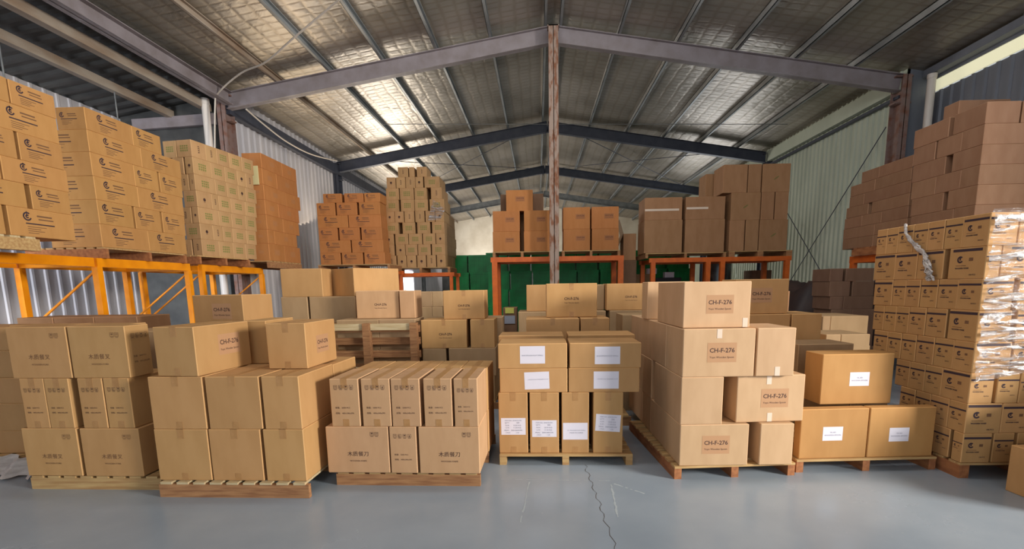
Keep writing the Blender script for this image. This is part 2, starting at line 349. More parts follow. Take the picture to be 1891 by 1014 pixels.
frame(D1, M_STEEL, 'nearest pale grey steel portal frame, its ridge held up by the centre post')
frame(D1+6, M_DSTEEL, 'dark blue steel portal frame, second one back in the hall')
frame(D1+12, M_DSTEEL, 'dark blue steel portal frame, third one back in the hall')
frame(D1+18, M_GSTEEL, 'light grey steel portal frame, furthest one back near the white gable')
# purlins
k = 0
for sgn in (-1, 1):
    for i in range(7):
        x = RX+sgn*(.16+i*(1.16 if sgn < 0 else 1.22))
        if x < LX+.2 or x > QX-.2: continue
        mb = MB(); zc = roof_z(x, .235); w_ = .07
        mb.box(x-.03, x+.03, YF, YE, zc-.07, zc-.055); mb.box(x-.03, x+.03, YF, YE, zc+.055, zc+.07); mb.box(x-.03, x-.022, YF, YE, zc-.07, zc+.07)
        side = 'left' if sgn < 0 else 'right'; nth = ['first', 'second', 'third', 'fourth', 'fifth', 'sixth', 'seventh'][i]
        o = mb.build('roof_purlin', M_PURLX if sgn < 0 and i >= 5 else M_PURL)
        tag(o, f'long thin steel roof purlin, {nth} one {side} of the ridge', 'purlin', 'roof purlins running the length of the hall')
# bracing rods
def rod(a, b, label, r=.012, m=None):
    mb = MB(); mb.tube([a, b], r, 6); return tag(mb.build('bracing_rod', m or M_DSTEEL), label, 'rod', 'thin steel bracing rods')
y2, y3 = D1+6, D1+12
rod((-5.8, y2+.1, roof_z(-5.8, .1)), (-.1, y3-.1, roof_z(-.1, .1)), 'thin dark cross brace under the left roof, rising towards the far frame')
rod((-5.8, y3-.1, roof_z(-5.8, .1)), (-.1, y2+.1, roof_z(-.1, .1)), 'thin dark cross brace under the left roof, falling towards the far frame')
rod((.9, y2+.1, roof_z(.9, .1)), (6.6, y3-.1, roof_z(6.6, .1)), 'thin dark cross brace under the right roof, falling away from the ridge')
rod((.9, y3-.1, roof_z(.9, .1)), (6.6, y2+.1, roof_z(6.6, .1)), 'thin dark cross brace under the right roof, rising towards the ridge')
rod((QX-.06, D1+.3, 4.9), (QX-.06, y2-.3, .05), 'dark wall brace on the green-grey wall, high end nearest')
rod((QX-.09, D1+.3, .05), (QX-.09, y2-.3, 4.9), 'dark wall brace on the green-grey wall, low end nearest')
rod((-4.4, 14.6, roof_z(-4.4, .17)), (7.0, 14.6, roof_z(7, .17)), 'thin pale tie rod crossing below the roof between the first two frames', .009, M_GSTEEL)

# centre post
mb = MB(); x = .37; y = D1-.22
mb.ibeam((x, y, 0), (x, y, RZ+.05), .2, .22); mb.box(x-.15, x+.15, y-.13, y+.13, 0, .02); mb.box(x-.12, x+.12, y-.11, y+.11, RZ+.03, RZ+.05)
tag(mb.build('support_post', M_POST), 'tall rusty brown steel post standing under the ridge in mid hall', 'post')
# pipes
mb = MB(); mb.tube([(-7.02, D1-.34, 0.02), (-7.02, D1-.34, 5.5)], .075, 14); mb.tube([(-7.02, D1-.34, 5.5), (-7.02, D1-.34, 5.62)], .085, 14)
tag(mb.build('drain_pipe', M_WHITEP), 'white drain pipe beside the rusty left column', 'pipe')
mb = MB(); mb.tube([(8.0, D1-.35, 0.02), (8.0, D1-.35, 5.62)], .075, 14); mb.tube([(8.0, D1-.35, 5.62), (8.0, D1-.35, 5.70)], .085, 14)
tag(mb.build('drain_pipe', M_WHITEP), 'white drain pipe beside the right column', 'pipe')
def cable(pts, r, label):
    P = []
    for i in range(len(pts)-1):
        p0 = Vector(pts[max(i-1, 0)]); p1 = Vector(pts[i]); p2 = Vector(pts[i+1]); p3 = Vector(pts[min(i+2, len(pts)-1)])
        for k in range(8):
            t = k/8; P.append(.5*((2*p1)+(p2-p0)*t+(2*p0-5*p1+4*p2-p3)*t*t+(3*p1-p0-3*p2+p3)*t**3))
    P.append(Vector(pts[-1])); mb = MB(); mb.tube(P, r, 8)
    return tag(mb.build('electric_cable', M_CABLE), label, 'cable')
def at(px, py, y):
    x = xat(px, y, 1.6)
    for _ in range(4): z = zat(x, y, py); x = xat(px, y, z)
    return (x, y, z)
cable([at(397, 330, 10.6), at(397, 200, 10.6), at(403, 172, 10.6), at(445, 135, 10.2), at(490, 115, 9.7), at(540, 72, 9.1), at(590, 30, 8.6), at(633, -6, 8.1), at(700, -60, 7.4)], .016, 'white electric cable sagging from the left column across the roof')
cable([at(455, 202, 11.0), at(490, 232, 11.9), at(530, 262, 13.0), at(575, 285, 14.2), at(622, 297, 16.1)], .018, 'white electric cable draped along the left wall between two frames')

# ------------------------------------------------------------------ text and printed marks
def txt(s, width, x, z, mi, mb, bold=0):
    cu = bpy.data.curves.new('t', 'FONT'); cu.body = s; cu.size = .1; cu.align_x = 'CENTER'; cu.resolution_u = 2; cu.offset = bold
    o = bpy.data.objects.new('t', cu); C.objects.link(o)
    dg = bpy.context.evaluated_depsgraph_get(); me = bpy.data.meshes.new_from_object(o.evaluated_get(dg))
    if len(me.vertices):
        xs = [v.co.x for v in me.vertices]; ys = [v.co.y for v in me.vertices]
        k = width/(max(xs)-min(xs)); mx_ = (max(xs)+min(xs))/2; my = (max(ys)+min(ys))/2
        mb.add([(x+(v.co.x-mx_)*k, 0, z+(v.co.y-my)*k) for v in me.vertices], [tuple(p.vertices) for p in me.polygons], mi)
    bpy.data.objects.remove(o); bpy.data.curves.remove(cu); bpy.data.meshes.remove(me)
def rect(mb, x0, x1, z0, z1, mi=0, y=0): mb.add([(x0, y, z0), (x1, y, z0), (x1, y, z1), (x0, y, z1)], [(0,1,2,3)], mi)
def ring(mb, x, z, r, r2, mi=0, a0=0, a1=360, n=18):
    vs = []
    for i in range(n+1):
        a = math.radians(a0+(a1-a0)*i/n); vs += [(x+r*math.cos(a), 0, z+r*math.sin(a)), (x+r2*math.cos(a), 0, z+r2*math.sin(a))]
    mb.add(vs, [(2*i, 2*i+2, 2*i+3, 2*i+1) for i in range(n)], mi)
def icon(mb, x, z, s, kind, mi=0):
    t = s*.07
    for a in ((x-s/2, x+s/2, z+s/2-t, z+s/2), (x-s/2, x+s/2, z-s/2, z-s/2+t), (x-s/2, x-s/2+t, z-s/2, z+s/2), (x+s/2-t, x+s/2, z-s/2, z+s/2)): rect(mb, *a, mi)
    if kind == 0: ring(mb, x, z+s*.1, s*.22, s*.02, mi, 180, 360, 8); rect(mb, x-t, x+t, z-s*.32, z-s*.05, mi); rect(mb, x-s*.15, x+s*.15, z-s*.38, z-s*.32, mi)
    if kind == 1: ring(mb, x, z, s*.3, 0, mi, 0, 180, 8); rect(mb, x-t/2, x+t/2, z-s*.3, z, mi)
    if kind == 2: ring(mb, x-s*.05, z, s*.28, s*.18, mi, 20, 320, 10); rect(mb, x-s*.3, x+s*.3, z-s*.38, z-s*.33, mi)
    if kind == 3:
        for q in (-.17, .17): rect(mb, x+q*s-t/2, x+q*s+t/2, z-s*.3, z+s*.2, mi); mb.add([(x+q*s-s*.12, 0, z+s*.15), (x+q*s+s*.12, 0, z+s*.15), (x+q*s, 0, z+s*.34)], [(0,1,2)], mi)
    rect(mb, x-s*.42, x+s*.42, z-s*.78, z-s*.72, mi); rect(mb, x-s*.32, x+s*.32, z-s*.66, z-s*.61, mi)
PR = {}
def mk(name, ref, mats, fn, part='printed_marking'):
    mb = MB(); fn(mb); PR[name] = (mb.mesh(part, mats), ref, part)
def f_chf(mb, q=1):
    rect(mb, -.105, .135, -.078, .085, 0, .0004)
    txt('CH-F-276', .205, .016, .022, 1, mb, .002); txt('Yoyo Wooden Spoon', .2, .014, -.038, 1, mb, .001)
mk('chf', (.59, .37), [M_PATCH, M_INK], f_chf)
def f_chp(mb):
    txt('CH-F-276', .17, .0, .0, 0, mb, .002); txt('Yoyo Wooden Spoon', .17, .0, -.05, 0, mb, 0)
mk('chp', (.59, .37), [M_INK], f_chp)
def f_chs(mb): rect(mb, -.02, .19, -.02, .09, 0, .0004); txt('CH-F-276', .17, .085, .05, 1, mb, .002); txt('Yoyo Wooden Spoon', .17, .085, .005, 1, mb, 0)
mk('chs', (.6, .46), [mat('printed_patch_dark', srgb(162, 106, 66), .8), M_INK], f_chs)
def f_logo(mb):
    ring(mb, -.13, .05, .036, .024, 0, 50, 340); ring(mb, -.13, .05, .016, .006, 0, 30, 330); rect(mb, -.136, -.128, .05, .09, 0)
    rect(mb, -.05, .08, .055, .068, 1); rect(mb, -.04, .09, .03, .04, 1); rect(mb, -.15, .095, -.012, -.002, 0)
    for q in range(4): rect(mb, -.14, -.14+[.16, .11, .14, .09][q], -.035-q*.017, -.030-q*.017, 1)
mk('logo', (.44, .23), [M_INKN, M_INKL], f_logo)
def f_band(mb):
    rect(mb, -.125, .125, .088, .108, 0); ring(mb, -.055, .028, .027, .014, 0, 45, 330); rect(mb, -.062, -.05, .022, .044, 0)
    rect(mb, .02, .055, .015, .04, 1); txt('WOODEN WARE', .12, -.035, -.038, 0, mb, .004); rect(mb, -.09, .0, -.02, -.016, 1); txt('100 PCS', .055, .06, -.088, 0, mb, .001)
mk('band', (.265, .235), [M_INKN, M_INKL], f_band)
def f_green(mb):
    for r_ in range(3):
        for q in range(4): rect(mb, -.085+q*.045, -.052+q*.045, .038-r_*.042, .056-r_*.042, 0); rect(mb, -.08+q*.045, -.058+q*.045, .026-r_*.042, .033-r_*.042, 0)
mk('green', (.32, .29), [M_GREEN], f_green)
def f_dot(mb):
    ring(mb, 0, 0, .03, .012, 0); rect(mb, -.012, .012, -.012, .03, 0); rect(mb, -.02, .02, -.05, -.04, 1)
mk('dot', (.2, .29), [M_INK, M_INKL], f_dot)
def f_ver(mb):
    for q in range(4): rect(mb, -.012, .012, .05-q*.034, .068-q*.034, 0)
    rect(mb, .02, .026, -.05, .06, 1)
mk('ver', (.2, .29), [M_INK, M_INKL], f_ver)
def f_faint(mb): rect(mb, -.08, .08, -.04, .05, 0)
mk('faint', (.5, .28), [mat('ink_ghost', srgb(176, 120, 74), .8)], f_faint)
def f_leaf(mb):
    n = 14; mb.add([(.055*math.cos(a)*1.0+.02*math.sin(a), 0, .028*math.sin(a)+.03*math.cos(a)) for a in [i*2*math.pi/n for i in range(n)]], [tuple(range(n))], 0)
mk('leaf', (.6, .6), [mat('ink_leaf_green', srgb(118, 112, 62), .8)], f_leaf)
def f_fork(last, eng):
    def g(mb):
        txt('\u6728\u8d28\u9910'+last, .16, 0, -.03, 0, mb, .0); txt(eng, .13, 0, -.085, 0, mb, .0)
        icon(mb, .115, .125, .028, 1, 0); icon(mb, .15, .125, .028, 3, 0)
    return g
mk('fork', (.40, .37), [M_INKL], f_fork('\u53c9', 'WOODEN FORK')); mk('knife', (.40, .36), [M_INK], f_fork('\u5200', 'WOODEN KNIFE'))
def f_side(mb):
    for q in range(4): icon(mb, -.07+q*.043, .13, .03, (3, 2, 1, 0)[q], 0)
    txt('\u6570\u91cf:   5000 PCS', .12, -.02, -.04, 0, mb); txt('\u89c4\u683c:   400x240x390', .15, -.005, -.085, 0, mb)
mk('side4', (.235, .38), [M_INK], f_side)
def paper(wd, hg, lines, mi_rot=0):
    def g(mb): rect(mb, -wd/2, wd/2, -hg/2, hg/2, 0, .0004)
    def t(mb):
        for s, wx, x, z in lines: txt(s, wx, x, z, 0, mb, 0)
    return g, t
for nm, wd, hg, lines in (
    ('pap1', .22, .155, [('2018 SPOON FLAT SMALL', .19, 0, -.005)]),
    ('pap2', .22, .155, [('1 SPOON FLAT WOODEN 16 CM', .18, .01, .01)]),
    ('pap3', .22, .155, [('ITEM NO. 2018 FLOW', .15, 0, .055), ('QTY:            500', .13, -.01, .033), ('N.W.       10.50 KGS', .14, 0, .010), ('G.W.       11.50 KGS', .14, 0, -.012), ('MEAS:   500X260X390', .16, 0, -.036), ('C/NO:           1-50', .12, -.01, -.058)]),
    ('pap4', .22, .155, [('ST. WOODEN FLAT SMALL', .16, .01, .008), ('MADE IN CHINA', .12, .01, -.014)]),
    ('pap5', .17, .12, [('YK-001', .05, 0, .012), ('WOODEN SPOON', .14, 0, -.012)])):
    g, t = paper(wd, hg, lines); mb = MB(); g(mb); a = mb.mesh('paper_label', [M_PAPER]); mb = MB(); t(mb); PR[nm] = (a, None, 'paper_label', mb.mesh('printed_text', [M_GREY]))

LOOK = dict(chf='code-stamped carton', chp='code-printed carton', chs='code-printed carton', logo='round-logo tan carton', band='dark-banded logo carton', green='green-printed carton', dot='black-stamped small carton',
    ver='black-lined small carton', faint='ginger carton', leaf='leaf-printed carton', fork='Chinese-lettered carton', knife='Chinese-lettered carton', side4='icon-printed narrow carton',
    pap1='white-labelled flat carton', pap2='white-labelled flat carton', pap3='white-labelled upright carton', pap4='white-labelled upright carton', pap5='white-labelled carton')

# ------------------------------------------------------------------ cartons
def put_mark(o, st_, w, d, h, face, dx=0, dz=0, rot=0):
    P = PR[st_]; ww = w if face == 'f' else d
    k = 1 if P[1] is None else min(1.35, min(ww/P[1][0], h/P[1][1]))
    c = link(P[2], P[0], o); c.scale = (k, 1, k)
    e = .0012
    if face == 'f': c.location = (dx, -d/2-e, h/2+dz); r = 0
    elif face == 'r': c.location = (w/2+e, dx, h/2+dz); r = math.pi/2
    else: c.location = (-w/2-e, -dx, h/2+dz); r = -math.pi/2
    c.rotation_euler = (0, rot, r)
    if len(P) > 3: t = link('printed_text', P[3], c); t.location = (0, -.0008, 0)
    return c
def tape_mesh(w, d, h, tw=.05, drop=.075):
    mb = MB(); t = .001; tw = min(tw, w*.25)
    mb.box(-tw/2, tw/2, -d/2-t, d/2+t, h, h+t); mb.box(-tw/2, tw/2, -d/2-t, -d/2, h-drop, h); mb.box(-tw/2, tw/2, d/2, d/2+t, h-drop, h)
    mb.box(-tw/2, tw/2, -d/2-t, -d/2, .002, drop*.8)
    return mb
def carton(x, y, z, w, d, h, ang, col, marks=(), tape=False, ctape=()):
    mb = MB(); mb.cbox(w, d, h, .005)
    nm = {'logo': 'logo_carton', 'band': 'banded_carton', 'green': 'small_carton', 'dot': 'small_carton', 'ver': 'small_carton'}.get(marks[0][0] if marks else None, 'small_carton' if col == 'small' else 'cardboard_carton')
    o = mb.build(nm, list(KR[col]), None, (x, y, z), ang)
    for m_ in marks:
        put_mark(o, m_[0], w, d, h, *m_[1:])
    if tape: tape_mesh(w, d, h).build('packing_tape', M_TAPE, o)
    for fx, top in ctape:
        mb = MB(); z0, z1 = (h-.075, h-.002) if top else (.002, .075)
        mb.box(fx-.02, fx+.02, -d/2-.0015, -d/2, z0, z1); mb.build('clear_tape_strip', M_CTAPE, o)
    return o
NTH = ['', 'second', 'third', 'fourth', 'fifth', 'sixth', 'seventh', 'eighth', 'ninth']
def rowname(i, n):
    if n == 1: return ''
    if i == 0: return 'bottom row'
    if i == n-1: return 'top row'
    return f'{NTH[i]} row up'
def colname(j, m_):
    if m_ == 1: return ''
    if j == 0: return 'leftmost'
    if j == m_-1: return 'rightmost'
    if m_ == 3: return 'middle'
    if j < m_/2: return f'{NTH[j]} from left'
    return f'{NTH[m_-1-j]} from right'
def shortlab(look, i, n, j, m_, where):
    parts = [look]+[q for q in (rowname(i, n), colname(j, m_)) if q]
    return ', '.join(parts)+', '+where
def pile(where, C0, ang, z0, levels, rows, zoom='o', side=0, D=.4, W=.45, col='tan', style=None, tape=False, group=None, ztops=None, jit=.004, base=0, nrows=None):
    """rows bottom to top: dict(f=[[seams..],..], s=[[seams..],..], st=[...]) seams in zoomed photo x; side face right (+1) or left (-1)"""
    ox, oy, sc = ZOOM[zoom]; a = math.radians(ang)
    eu = (math.cos(a), math.sin(a)); ev = (-math.sin(a), math.cos(a)); x0, y0 = C0
    tops = ztops or [zat(x0, y0, oy+v/sc) for v in levels]
    zb = z0; out = []; hid = sum(1 for r in rows if r.get('hid')); n = len(rows)-hid; rng = random.Random(len(where)*7+n)
    for i_, row in enumerate(rows):
        i = i_; hidden = row.get('hid')
        zt = tops[i]; zm = (zb+zt)/2; h = zt-zb-.002
        segs = []
        for key, e in (('f', eu), ('s', ev)):
            for grp in row.get(key, []):
                vals = [0 if v == 'c' else (float(v[1:])*(-side if key == 'f' and side > 0 else 1) if isinstance(v, str) else sol(C0, e, zm, ox+v/sc)) for v in grp]
                for q in range(len(vals)-1): segs.append([key, min(vals[q], vals[q+1]), max(vals[q], vals[q+1])])
        tol = .02
        cf = [s for s in segs if s[0] == 'f' and side and abs(s[2] if side > 0 else s[1]) < tol]
        cs = [s for s in segs if s[0] == 's' and abs(s[1]) < tol]
        Dr = row.get('D', D); cd = Dr
        boxes = []
        if cf and cs:
            cd = cs[0][2]; segs.remove(cf[0]); segs.remove(cs[0]); boxes.append([cf[0][1], cf[0][2], 0, cd, 'c'])
        for s in segs:
            if s[0] == 'f': boxes.append([s[1], s[2], row.get('v', 0), row.get('v', 0)+(cd if cf and cs else Dr), 'f'])
            else:
                Wr = row.get('W', W)
                boxes.append(([-Wr, 0] if side > 0 else [0, Wr])+[s[1], s[2], 's'])
        # order by place in the picture
        def cpx(b):
            u = (b[0]+b[1])/2 if b[4] != 's' else (0); v = b[2] if b[4] != 's' else (b[2]+b[3])/2
            X_ = Vector((x0+eu[0]*u+ev[0]*v, y0+eu[1]*u+ev[1]*v, zm-EYE)); return X_.dot(R2)/X_.dot(FWD)
        boxes.sort(key=cpx)
        sts = row.get('st', style)
        for j, b in enumerate(boxes):
            u0, u1, v0, v1, kd = b
            w_ = u1-u0-.005; d_ = v1-v0-.005; cu_, cv = (u0+u1)/2, (v0+v1)/2+ (rng.random()*jit if kd == 'f' else 0)
            if kd == 's': cu_ += (-1 if side > 0 else 1)*rng.random()*jit
            X_ = x0+eu[0]*cu_+ev[0]*cv; Y_ = y0+eu[1]*cu_+ev[1]*cv
            s_ = sts[j] if isinstance(sts, (list, tuple)) and j < len(sts) else (sts if not isinstance(sts, (list, tuple)) else None)
            marks = []
            def addm(st_, face):
                if st_ is None: return
                if isinstance(st_, tuple): marks.append((st_[0], face)+tuple(st_[1:]))
                else: marks.append((st_, face))
            sf = 'r' if side > 0 else 'l'
            if isinstance(s_, list): addm(s_[0], 'f'); addm(s_[1], sf)   # corner: front then side
            elif kd == 'c':
                addm(s_, sf); addm(s_, 'f')
            else: addm(s_, 'f' if kd == 'f' else sf)
            o = carton(X_, Y_, zb, w_, d_, h, a+math.radians(rng.uniform(-.3, .3)), row.get('col', col), marks, row.get('tape', tape), row.get('ct', {}).get(j, ()))
            ls = s_[1] if isinstance(s_, list) and s_[1] else (s_[0] if isinstance(s_, (list, tuple)) else s_)
            look = row.get('look') or LOOK.get(ls, 'plain brown carton')
            if hidden: tag(o, 'big base carton, mostly hidden, '+where, 'carton'); out.append(o); continue
            lb = shortlab(look, i-hid, n, j, len(boxes), where)
            if hid: lb = lb.replace('bottom row', 'lower row').replace('row up', 'visible row up')
            tag(o, lb, 'carton', group or 'cartons '+where)
            out.append(o)
        zb = zt
    return out

# ------------------------------------------------------------------ pallets and racks
def pallet(x, y, z, w, d, h, ang, label, front='board', mats=None, post=.06):
    """x,y = front left corner. front 'board': a long stringer faces forward; 'ends': three stringer ends face forward"""
    a = math.radians(ang); e = link('wooden_pallet', None, None, (x, y, z), a); tag(e, label, 'pallet', 'wooden pallets')
    m1, m2 = mats or (M_WOOD, M_WOODX); t = .018; g = .001
    mb = MB()
    if front == 'board':
        n = max(6, int(w/.13)); bw = w/n
        for i in range(n): mb.box(i*bw+bw*.12, i*bw+bw*.80, 0, d, h-t, h)
    else:
        n = max(5, int(d/.14)); bw = d/n
        for i in range(n): mb.box(0, w, i*bw+(0 if i == 0 else .01), i*bw+bw*.72, h-t, h)
    mb.build('deck', m1, e)
    for k in range(3):
        mb = MB()
        if front == 'board': v = (d-post*.7)*k/2; mb.box(0, w, v+.004, v+post*.7, 0, h-t)
        else: u = (w-post)*k/2; mb.box(u, u+post, .004, d, 0, h-t)
        mb.build('stringer', m2, e)
    return e
def rack(name_label, x, y, w, d, ztop, m, posts_f, posts_b=None, along='x', braces=True, ps=.075, bh=.11, group='orange steel storage racks'):
    """x,y = front-left corner; posts at fractions of the width; along 'x' or 'y' = direction of its long beams"""
    e = link('storage_rack', None, None, (x, y, 0)); tag(e, name_label, 'rack', group)
    T = (lambda u, v, z: (u, v, z)) if along == 'x' else (lambda u, v, z: (-v, u, z))
    def bx(u0, u1, v0, v1, z0, z1, nm):
        p, q = T(u0, v0, z0), T(u1, v1, z1); mb = MB()
        mb.box(min(p[0], q[0]), max(p[0], q[0]), min(p[1], q[1]), max(p[1], q[1]), z0, z1); return mb.build(nm, m, e)
    for v in (0, d): bx(-.02, w+.02, v-.03, v+.03, ztop-bh, ztop, 'beam')
    for u in posts_f:
        for v in (0, d): bx(u-ps/2, u+ps/2, v-ps/2, v+ps/2, 0, ztop-bh, 'upright_post')
        bx(u-.03, u+.03, .03, d-.03, ztop-bh, ztop-.02, 'cross_beam')
        if braces:
            mb = MB(); mb.bar(T(u, .03, ztop-bh-.05), T(u, d-.03, 1.15), .02, .022); mb.build('diagonal_brace', m, e)
    return e

# ================================================================== FRONT ROW PILES
# S1: pile of cartons, far left front row
pallet(-4.19, 3.69, 0, 1.12, 1.1, .115, -1.2, 'long pale-fronted wooden pallet on the floor under the front left pile', mats=(M_WOOD, M_WOOD))
pile('on the front left pile', (-3.10, 3.66), -1.2, .117, None, ztops=[.52, .93, 1.34], zoom='E', side=1, col='tan', rows=[
    dict(f=[[222, 742], [768, 1320]], D=.46, st=['fork', 'fork']),
    dict(f=[[205, 435, 668], [745, 982, 1225]], D=.46, st='side4', tape=True),
    dict(f=[[75, 640], [650, 1190]], D=.235, st=['fork', [('fork'), None]])])
put_mark([o for o in bpy.data.objects if o.get('label', '').startswith('Chinese-lettered carton, top row, rightmost, on the front left')][0], 'side4', .5, .23, .41, 'r')
pile('rear pair of the front left pile', (-3.10, 3.905), -1.2, .932, None, ztops=[1.335], zoom='E', side=0, col='tan', rows=[dict(f=[[110, 660], [680, 1195]], D=.225)])
# S0: part of a pile at the left picture edge
pallet(-5.35, 4.16, 0, .9, 1.0, .12, 0, 'wooden pallet with crumpled white plastic at the left edge of the floor')
pile('at the left edge behind front left pile', (-4.72, 4.22), 0, .122, None, ztops=[.34, .60, .84, 1.09, 1.30], side=1, col='tan', rows=[
    dict(f=[[-120, 'c']], s=[['c', 'm.5']]) for _ in range(5)])
mb = MB(); rng = random.Random(3); n = 16
vs = []
for i in range(n+1):
    for j in range(7): vs.append((-4.95+.55*i/n, 4.08-.03*j+.02*rng.random()-.05*math.sin(i*.9), .14-.022*j+.015*rng.random()))
mb.add(vs, [(i*7+j, i*7+j+1, (i+1)*7+j+1, (i+1)*7+j) for i in range(n) for j in range(6)], 0, True)
tag(mb.build('plastic_sheet', M_WRAPW), 'crumpled white plastic wrap hanging over the pallet at the left edge', 'plastic wrap')

# S2: second pile with plain end faces
pallet(-2.98, 3.53, 0, 1.2, 1.15, .125, -1.2, 'reddish wooden pallet under the plain-faced pile, second from left', mats=(M_WOODG, M_WOODX))
P2 = pile('on the plain-faced second front pile', (-1.80, 3.535), -1.2, .127, None, ztops=[.543, .955], zoom='o', side=1, col='tan', tape=True, rows=[
    dict(f=[[288, 387], [388, 484], [488, 'c']], s=[['c', 'm.59']]),
    dict(f=[[276, 377], [381, 481], [485, 'c']], s=[['c', 'm.59']])])
pile('in the second row of the plain-faced pile', (-1.79, 4.14), -1.2, .127, None, ztops=[.53, .945], side=1, col='tan', D=.5, tape=True, rows=[
    dict(f=[['m1.15', 'c']], s=[['c', 'm.5']], hid=1), dict(f=[['m1.15', 'm.78', 'm.4', 'c']], s=[['c', 'm.5']])])
# three cartons on top of S2
o = pile('on top of the plain-faced pile, nearest', (-2.57, 3.545), -5, .957, None, ztops=[1.335], zoom='G', side=1, col='tan', rows=[dict(f=[[-265, 'c']], s=[['c', 590]], st=[[None, ('chf', .04, .02)]])], tape=True)
pile('on top of the plain-faced pile, right one', (-1.88, 3.86), -2, .957, None, ztops=[1.33], zoom='G', side=1, col='tan', rows=[dict(f=[[735, 'c']], s=[['c', 1355]], st=[[None, ('chf', .0, -.01)]])], tape=True)
pile('standing in shade between the two top cartons', (-2.62, 4.22), 0, .947, None, ztops=[1.33], zoom='G', side=0, col='tan', rows=[dict(f=[[520, 742]], D=.5)])

# S3: third pile
pallet(-1.67, 3.76, 0, 1.19, 1.1, .115, -1.6, 'brown wooden pallet with a board front, under the narrow-carton pile', mats=(M_WOOD, M_WOODX))
pile('on the narrow-carton third front pile', (-.475, 3.70), -1.6, .117, None, ztops=[.505, .895], zoom='I', side=1, col='pinkish', tape=False, rows=[
    dict(f=[[12, 570], [580, 822], [836, 'c']], s=[['c', 'm.5']], st=['knife', 'side4', ['knife', None]]),
    dict(f=[[45, 305], [325, 585], [590, 850], [880, 1135], [1150, 'c']], s=[['c', 'm.5']], st=['side4']*4+[['side4', None]], tape=True)])
pile('in the second row of the narrow-carton pile', (-.455, 4.215), -1.6, .117, None, ztops=[.5, .885], side=1, col='tan', D=.47, tape=True, rows=[
    dict(f=[['m1.2', 'c']], s=[['c', 'm.47']], hid=1), dict(f=[['m1.2', 'm.96', 'm.72', 'm.48', 'm.24', 'c']], s=[['c', 'm.47']])])

# S4: centre pile with white sheets
pallet(-.36, 4.2, 0, 1.19, 1.0, .098, -.6, 'pale wooden pallet with open front under the white-labelled centre pile', front='ends', mats=(M_WOOD, M_WOOD))
pile('on the centre pallet', (.83, 4.22), -.6, .100, None, ztops=[.66, .878, 1.10], zoom='L', side=0, col='tan', D=.42, tape=False, rows=[
    dict(f=[[130, 472], [492, 836], [862, 1185], [1230, 1580]], tape=True, st=[('pap3', 0, -.03), ('pap3', 0, -.05), ('pap4', 0, -.075), ('pap3', 0, .0, .06)]),
    dict(f=[[140, 935], [945, 1775]], st=[('pap2', .03, 0, -.03), ('pap2', .02, -.0)]),
    dict(f=[[120, 930], [955, 1795]], st=[('pap1', -.0, .01), ('pap1', .02, -.0)])])
pile('behind the flat labelled centre cartons', (.83, 4.68), -.6, .100, None, ztops=[.878, 1.125], zoom='L', side=0, col='tan', D=.4, rows=[
    dict(f=[[150, 1560]], hid=1), dict(f=[[130, 890], [940, 1720]], look='flat carton')])

# S5: code-stamped pile right of centre
pallet(1.11, 3.86, 0, 1.02, 1.42, .11, 4.5, 'long reddish wooden pallet under the code-stamped pile right of centre', front='ends', mats=(M_WOOD, M_WOODR))
pile('on the code-stamped pile', (1.145, 3.87), 1.5, .112, None, ztops=[.462, .855, 1.243], zoom='W', side=-1, col='pale', W=.5, D=.5, rows=[
    dict(f=[['c', 600], [650, 805]], s=[['c', 212, 150, 112, 52]], st=[None, None, None, [('chf', .0, .0), None], None], ct={}),
    dict(f=[['c', 485]], s=[['c', 168], [155, 100]], st=[None, None, [None, ('chs', .0, -.02)]], ct={2: [(.06, 1), (.03, 0)]}),
    dict(f=[['c', 630], [638, 815]], s=[['c', 222], [218, 155, 62]], st=[None, None, [('chf', .01, .0), None], None], ct={2: [(0, 1)], 3: [(.02, 0)]})])
pile('on the code-stamped pile, turned slightly', (xat(1360, 3.92, .66), 3.92), 4, .464, None, ztops=[.855], zoom='W', side=-1, col='pale', rows=[dict(f=[['c', 856]], s=[['c', 486]], st=[[('chf', .02, .0), None]], ct={0: [(-.02, 1), (0, 0)]})])
pile('crowning the code-stamped pile', (1.155, 3.93), 1.5, 1.245, None, ztops=[1.612], zoom='W', side=-1, col='pale', rows=[dict(f=[['c', 611]], s=[['c', 184]], st=[[('chf', .01, .0), None]], ct={0: [(.23, 0)]})])
pile('standing behind the topmost code-stamped carton', (1.10, 4.98), 1.5, 1.245, None, ztops=[1.62], side=-1, col='pale', rows=[dict(f=[['c', 1280]], s=[['c', 1185]])])

# S6: three labelled cartons
pallet(2.17, 4.0, 0, 1.20, 1.05, .112, 3, 'wooden pallet with reddish block ends under three white-labelled cartons', front='ends', mats=(M_WOOD, M_WOODR))
pile('front pair right of the code-stamped pile', (2.19, 4.02), 3, .114, None, ztops=[.545], zoom='X', side=-1, col='gold', W=.55, D=.6, rows=[
    dict(f=[['c', 486], [490, 855]], s=[['c', 75]], st=[[('pap5', -.01, 0), None], ('pap5', -.02, -.02)])])
pile('sitting alone on the labelled pair', (2.42, 4.17), 3, .547, None, ztops=[.985], zoom='X', side=-1, col='gold', rows=[dict(f=[['c', 625]], s=[['c', 132]], st=[[('pap5', .02, .0), None]])])
pile('squeezed behind the lone labelled carton', (2.42, 4.86), 3, .114, None, ztops=[.54, .985], side=0, col='dull', rows=[dict(f=[[1465, 1570, 1640]]), dict(f=[[1472, 1575]])])

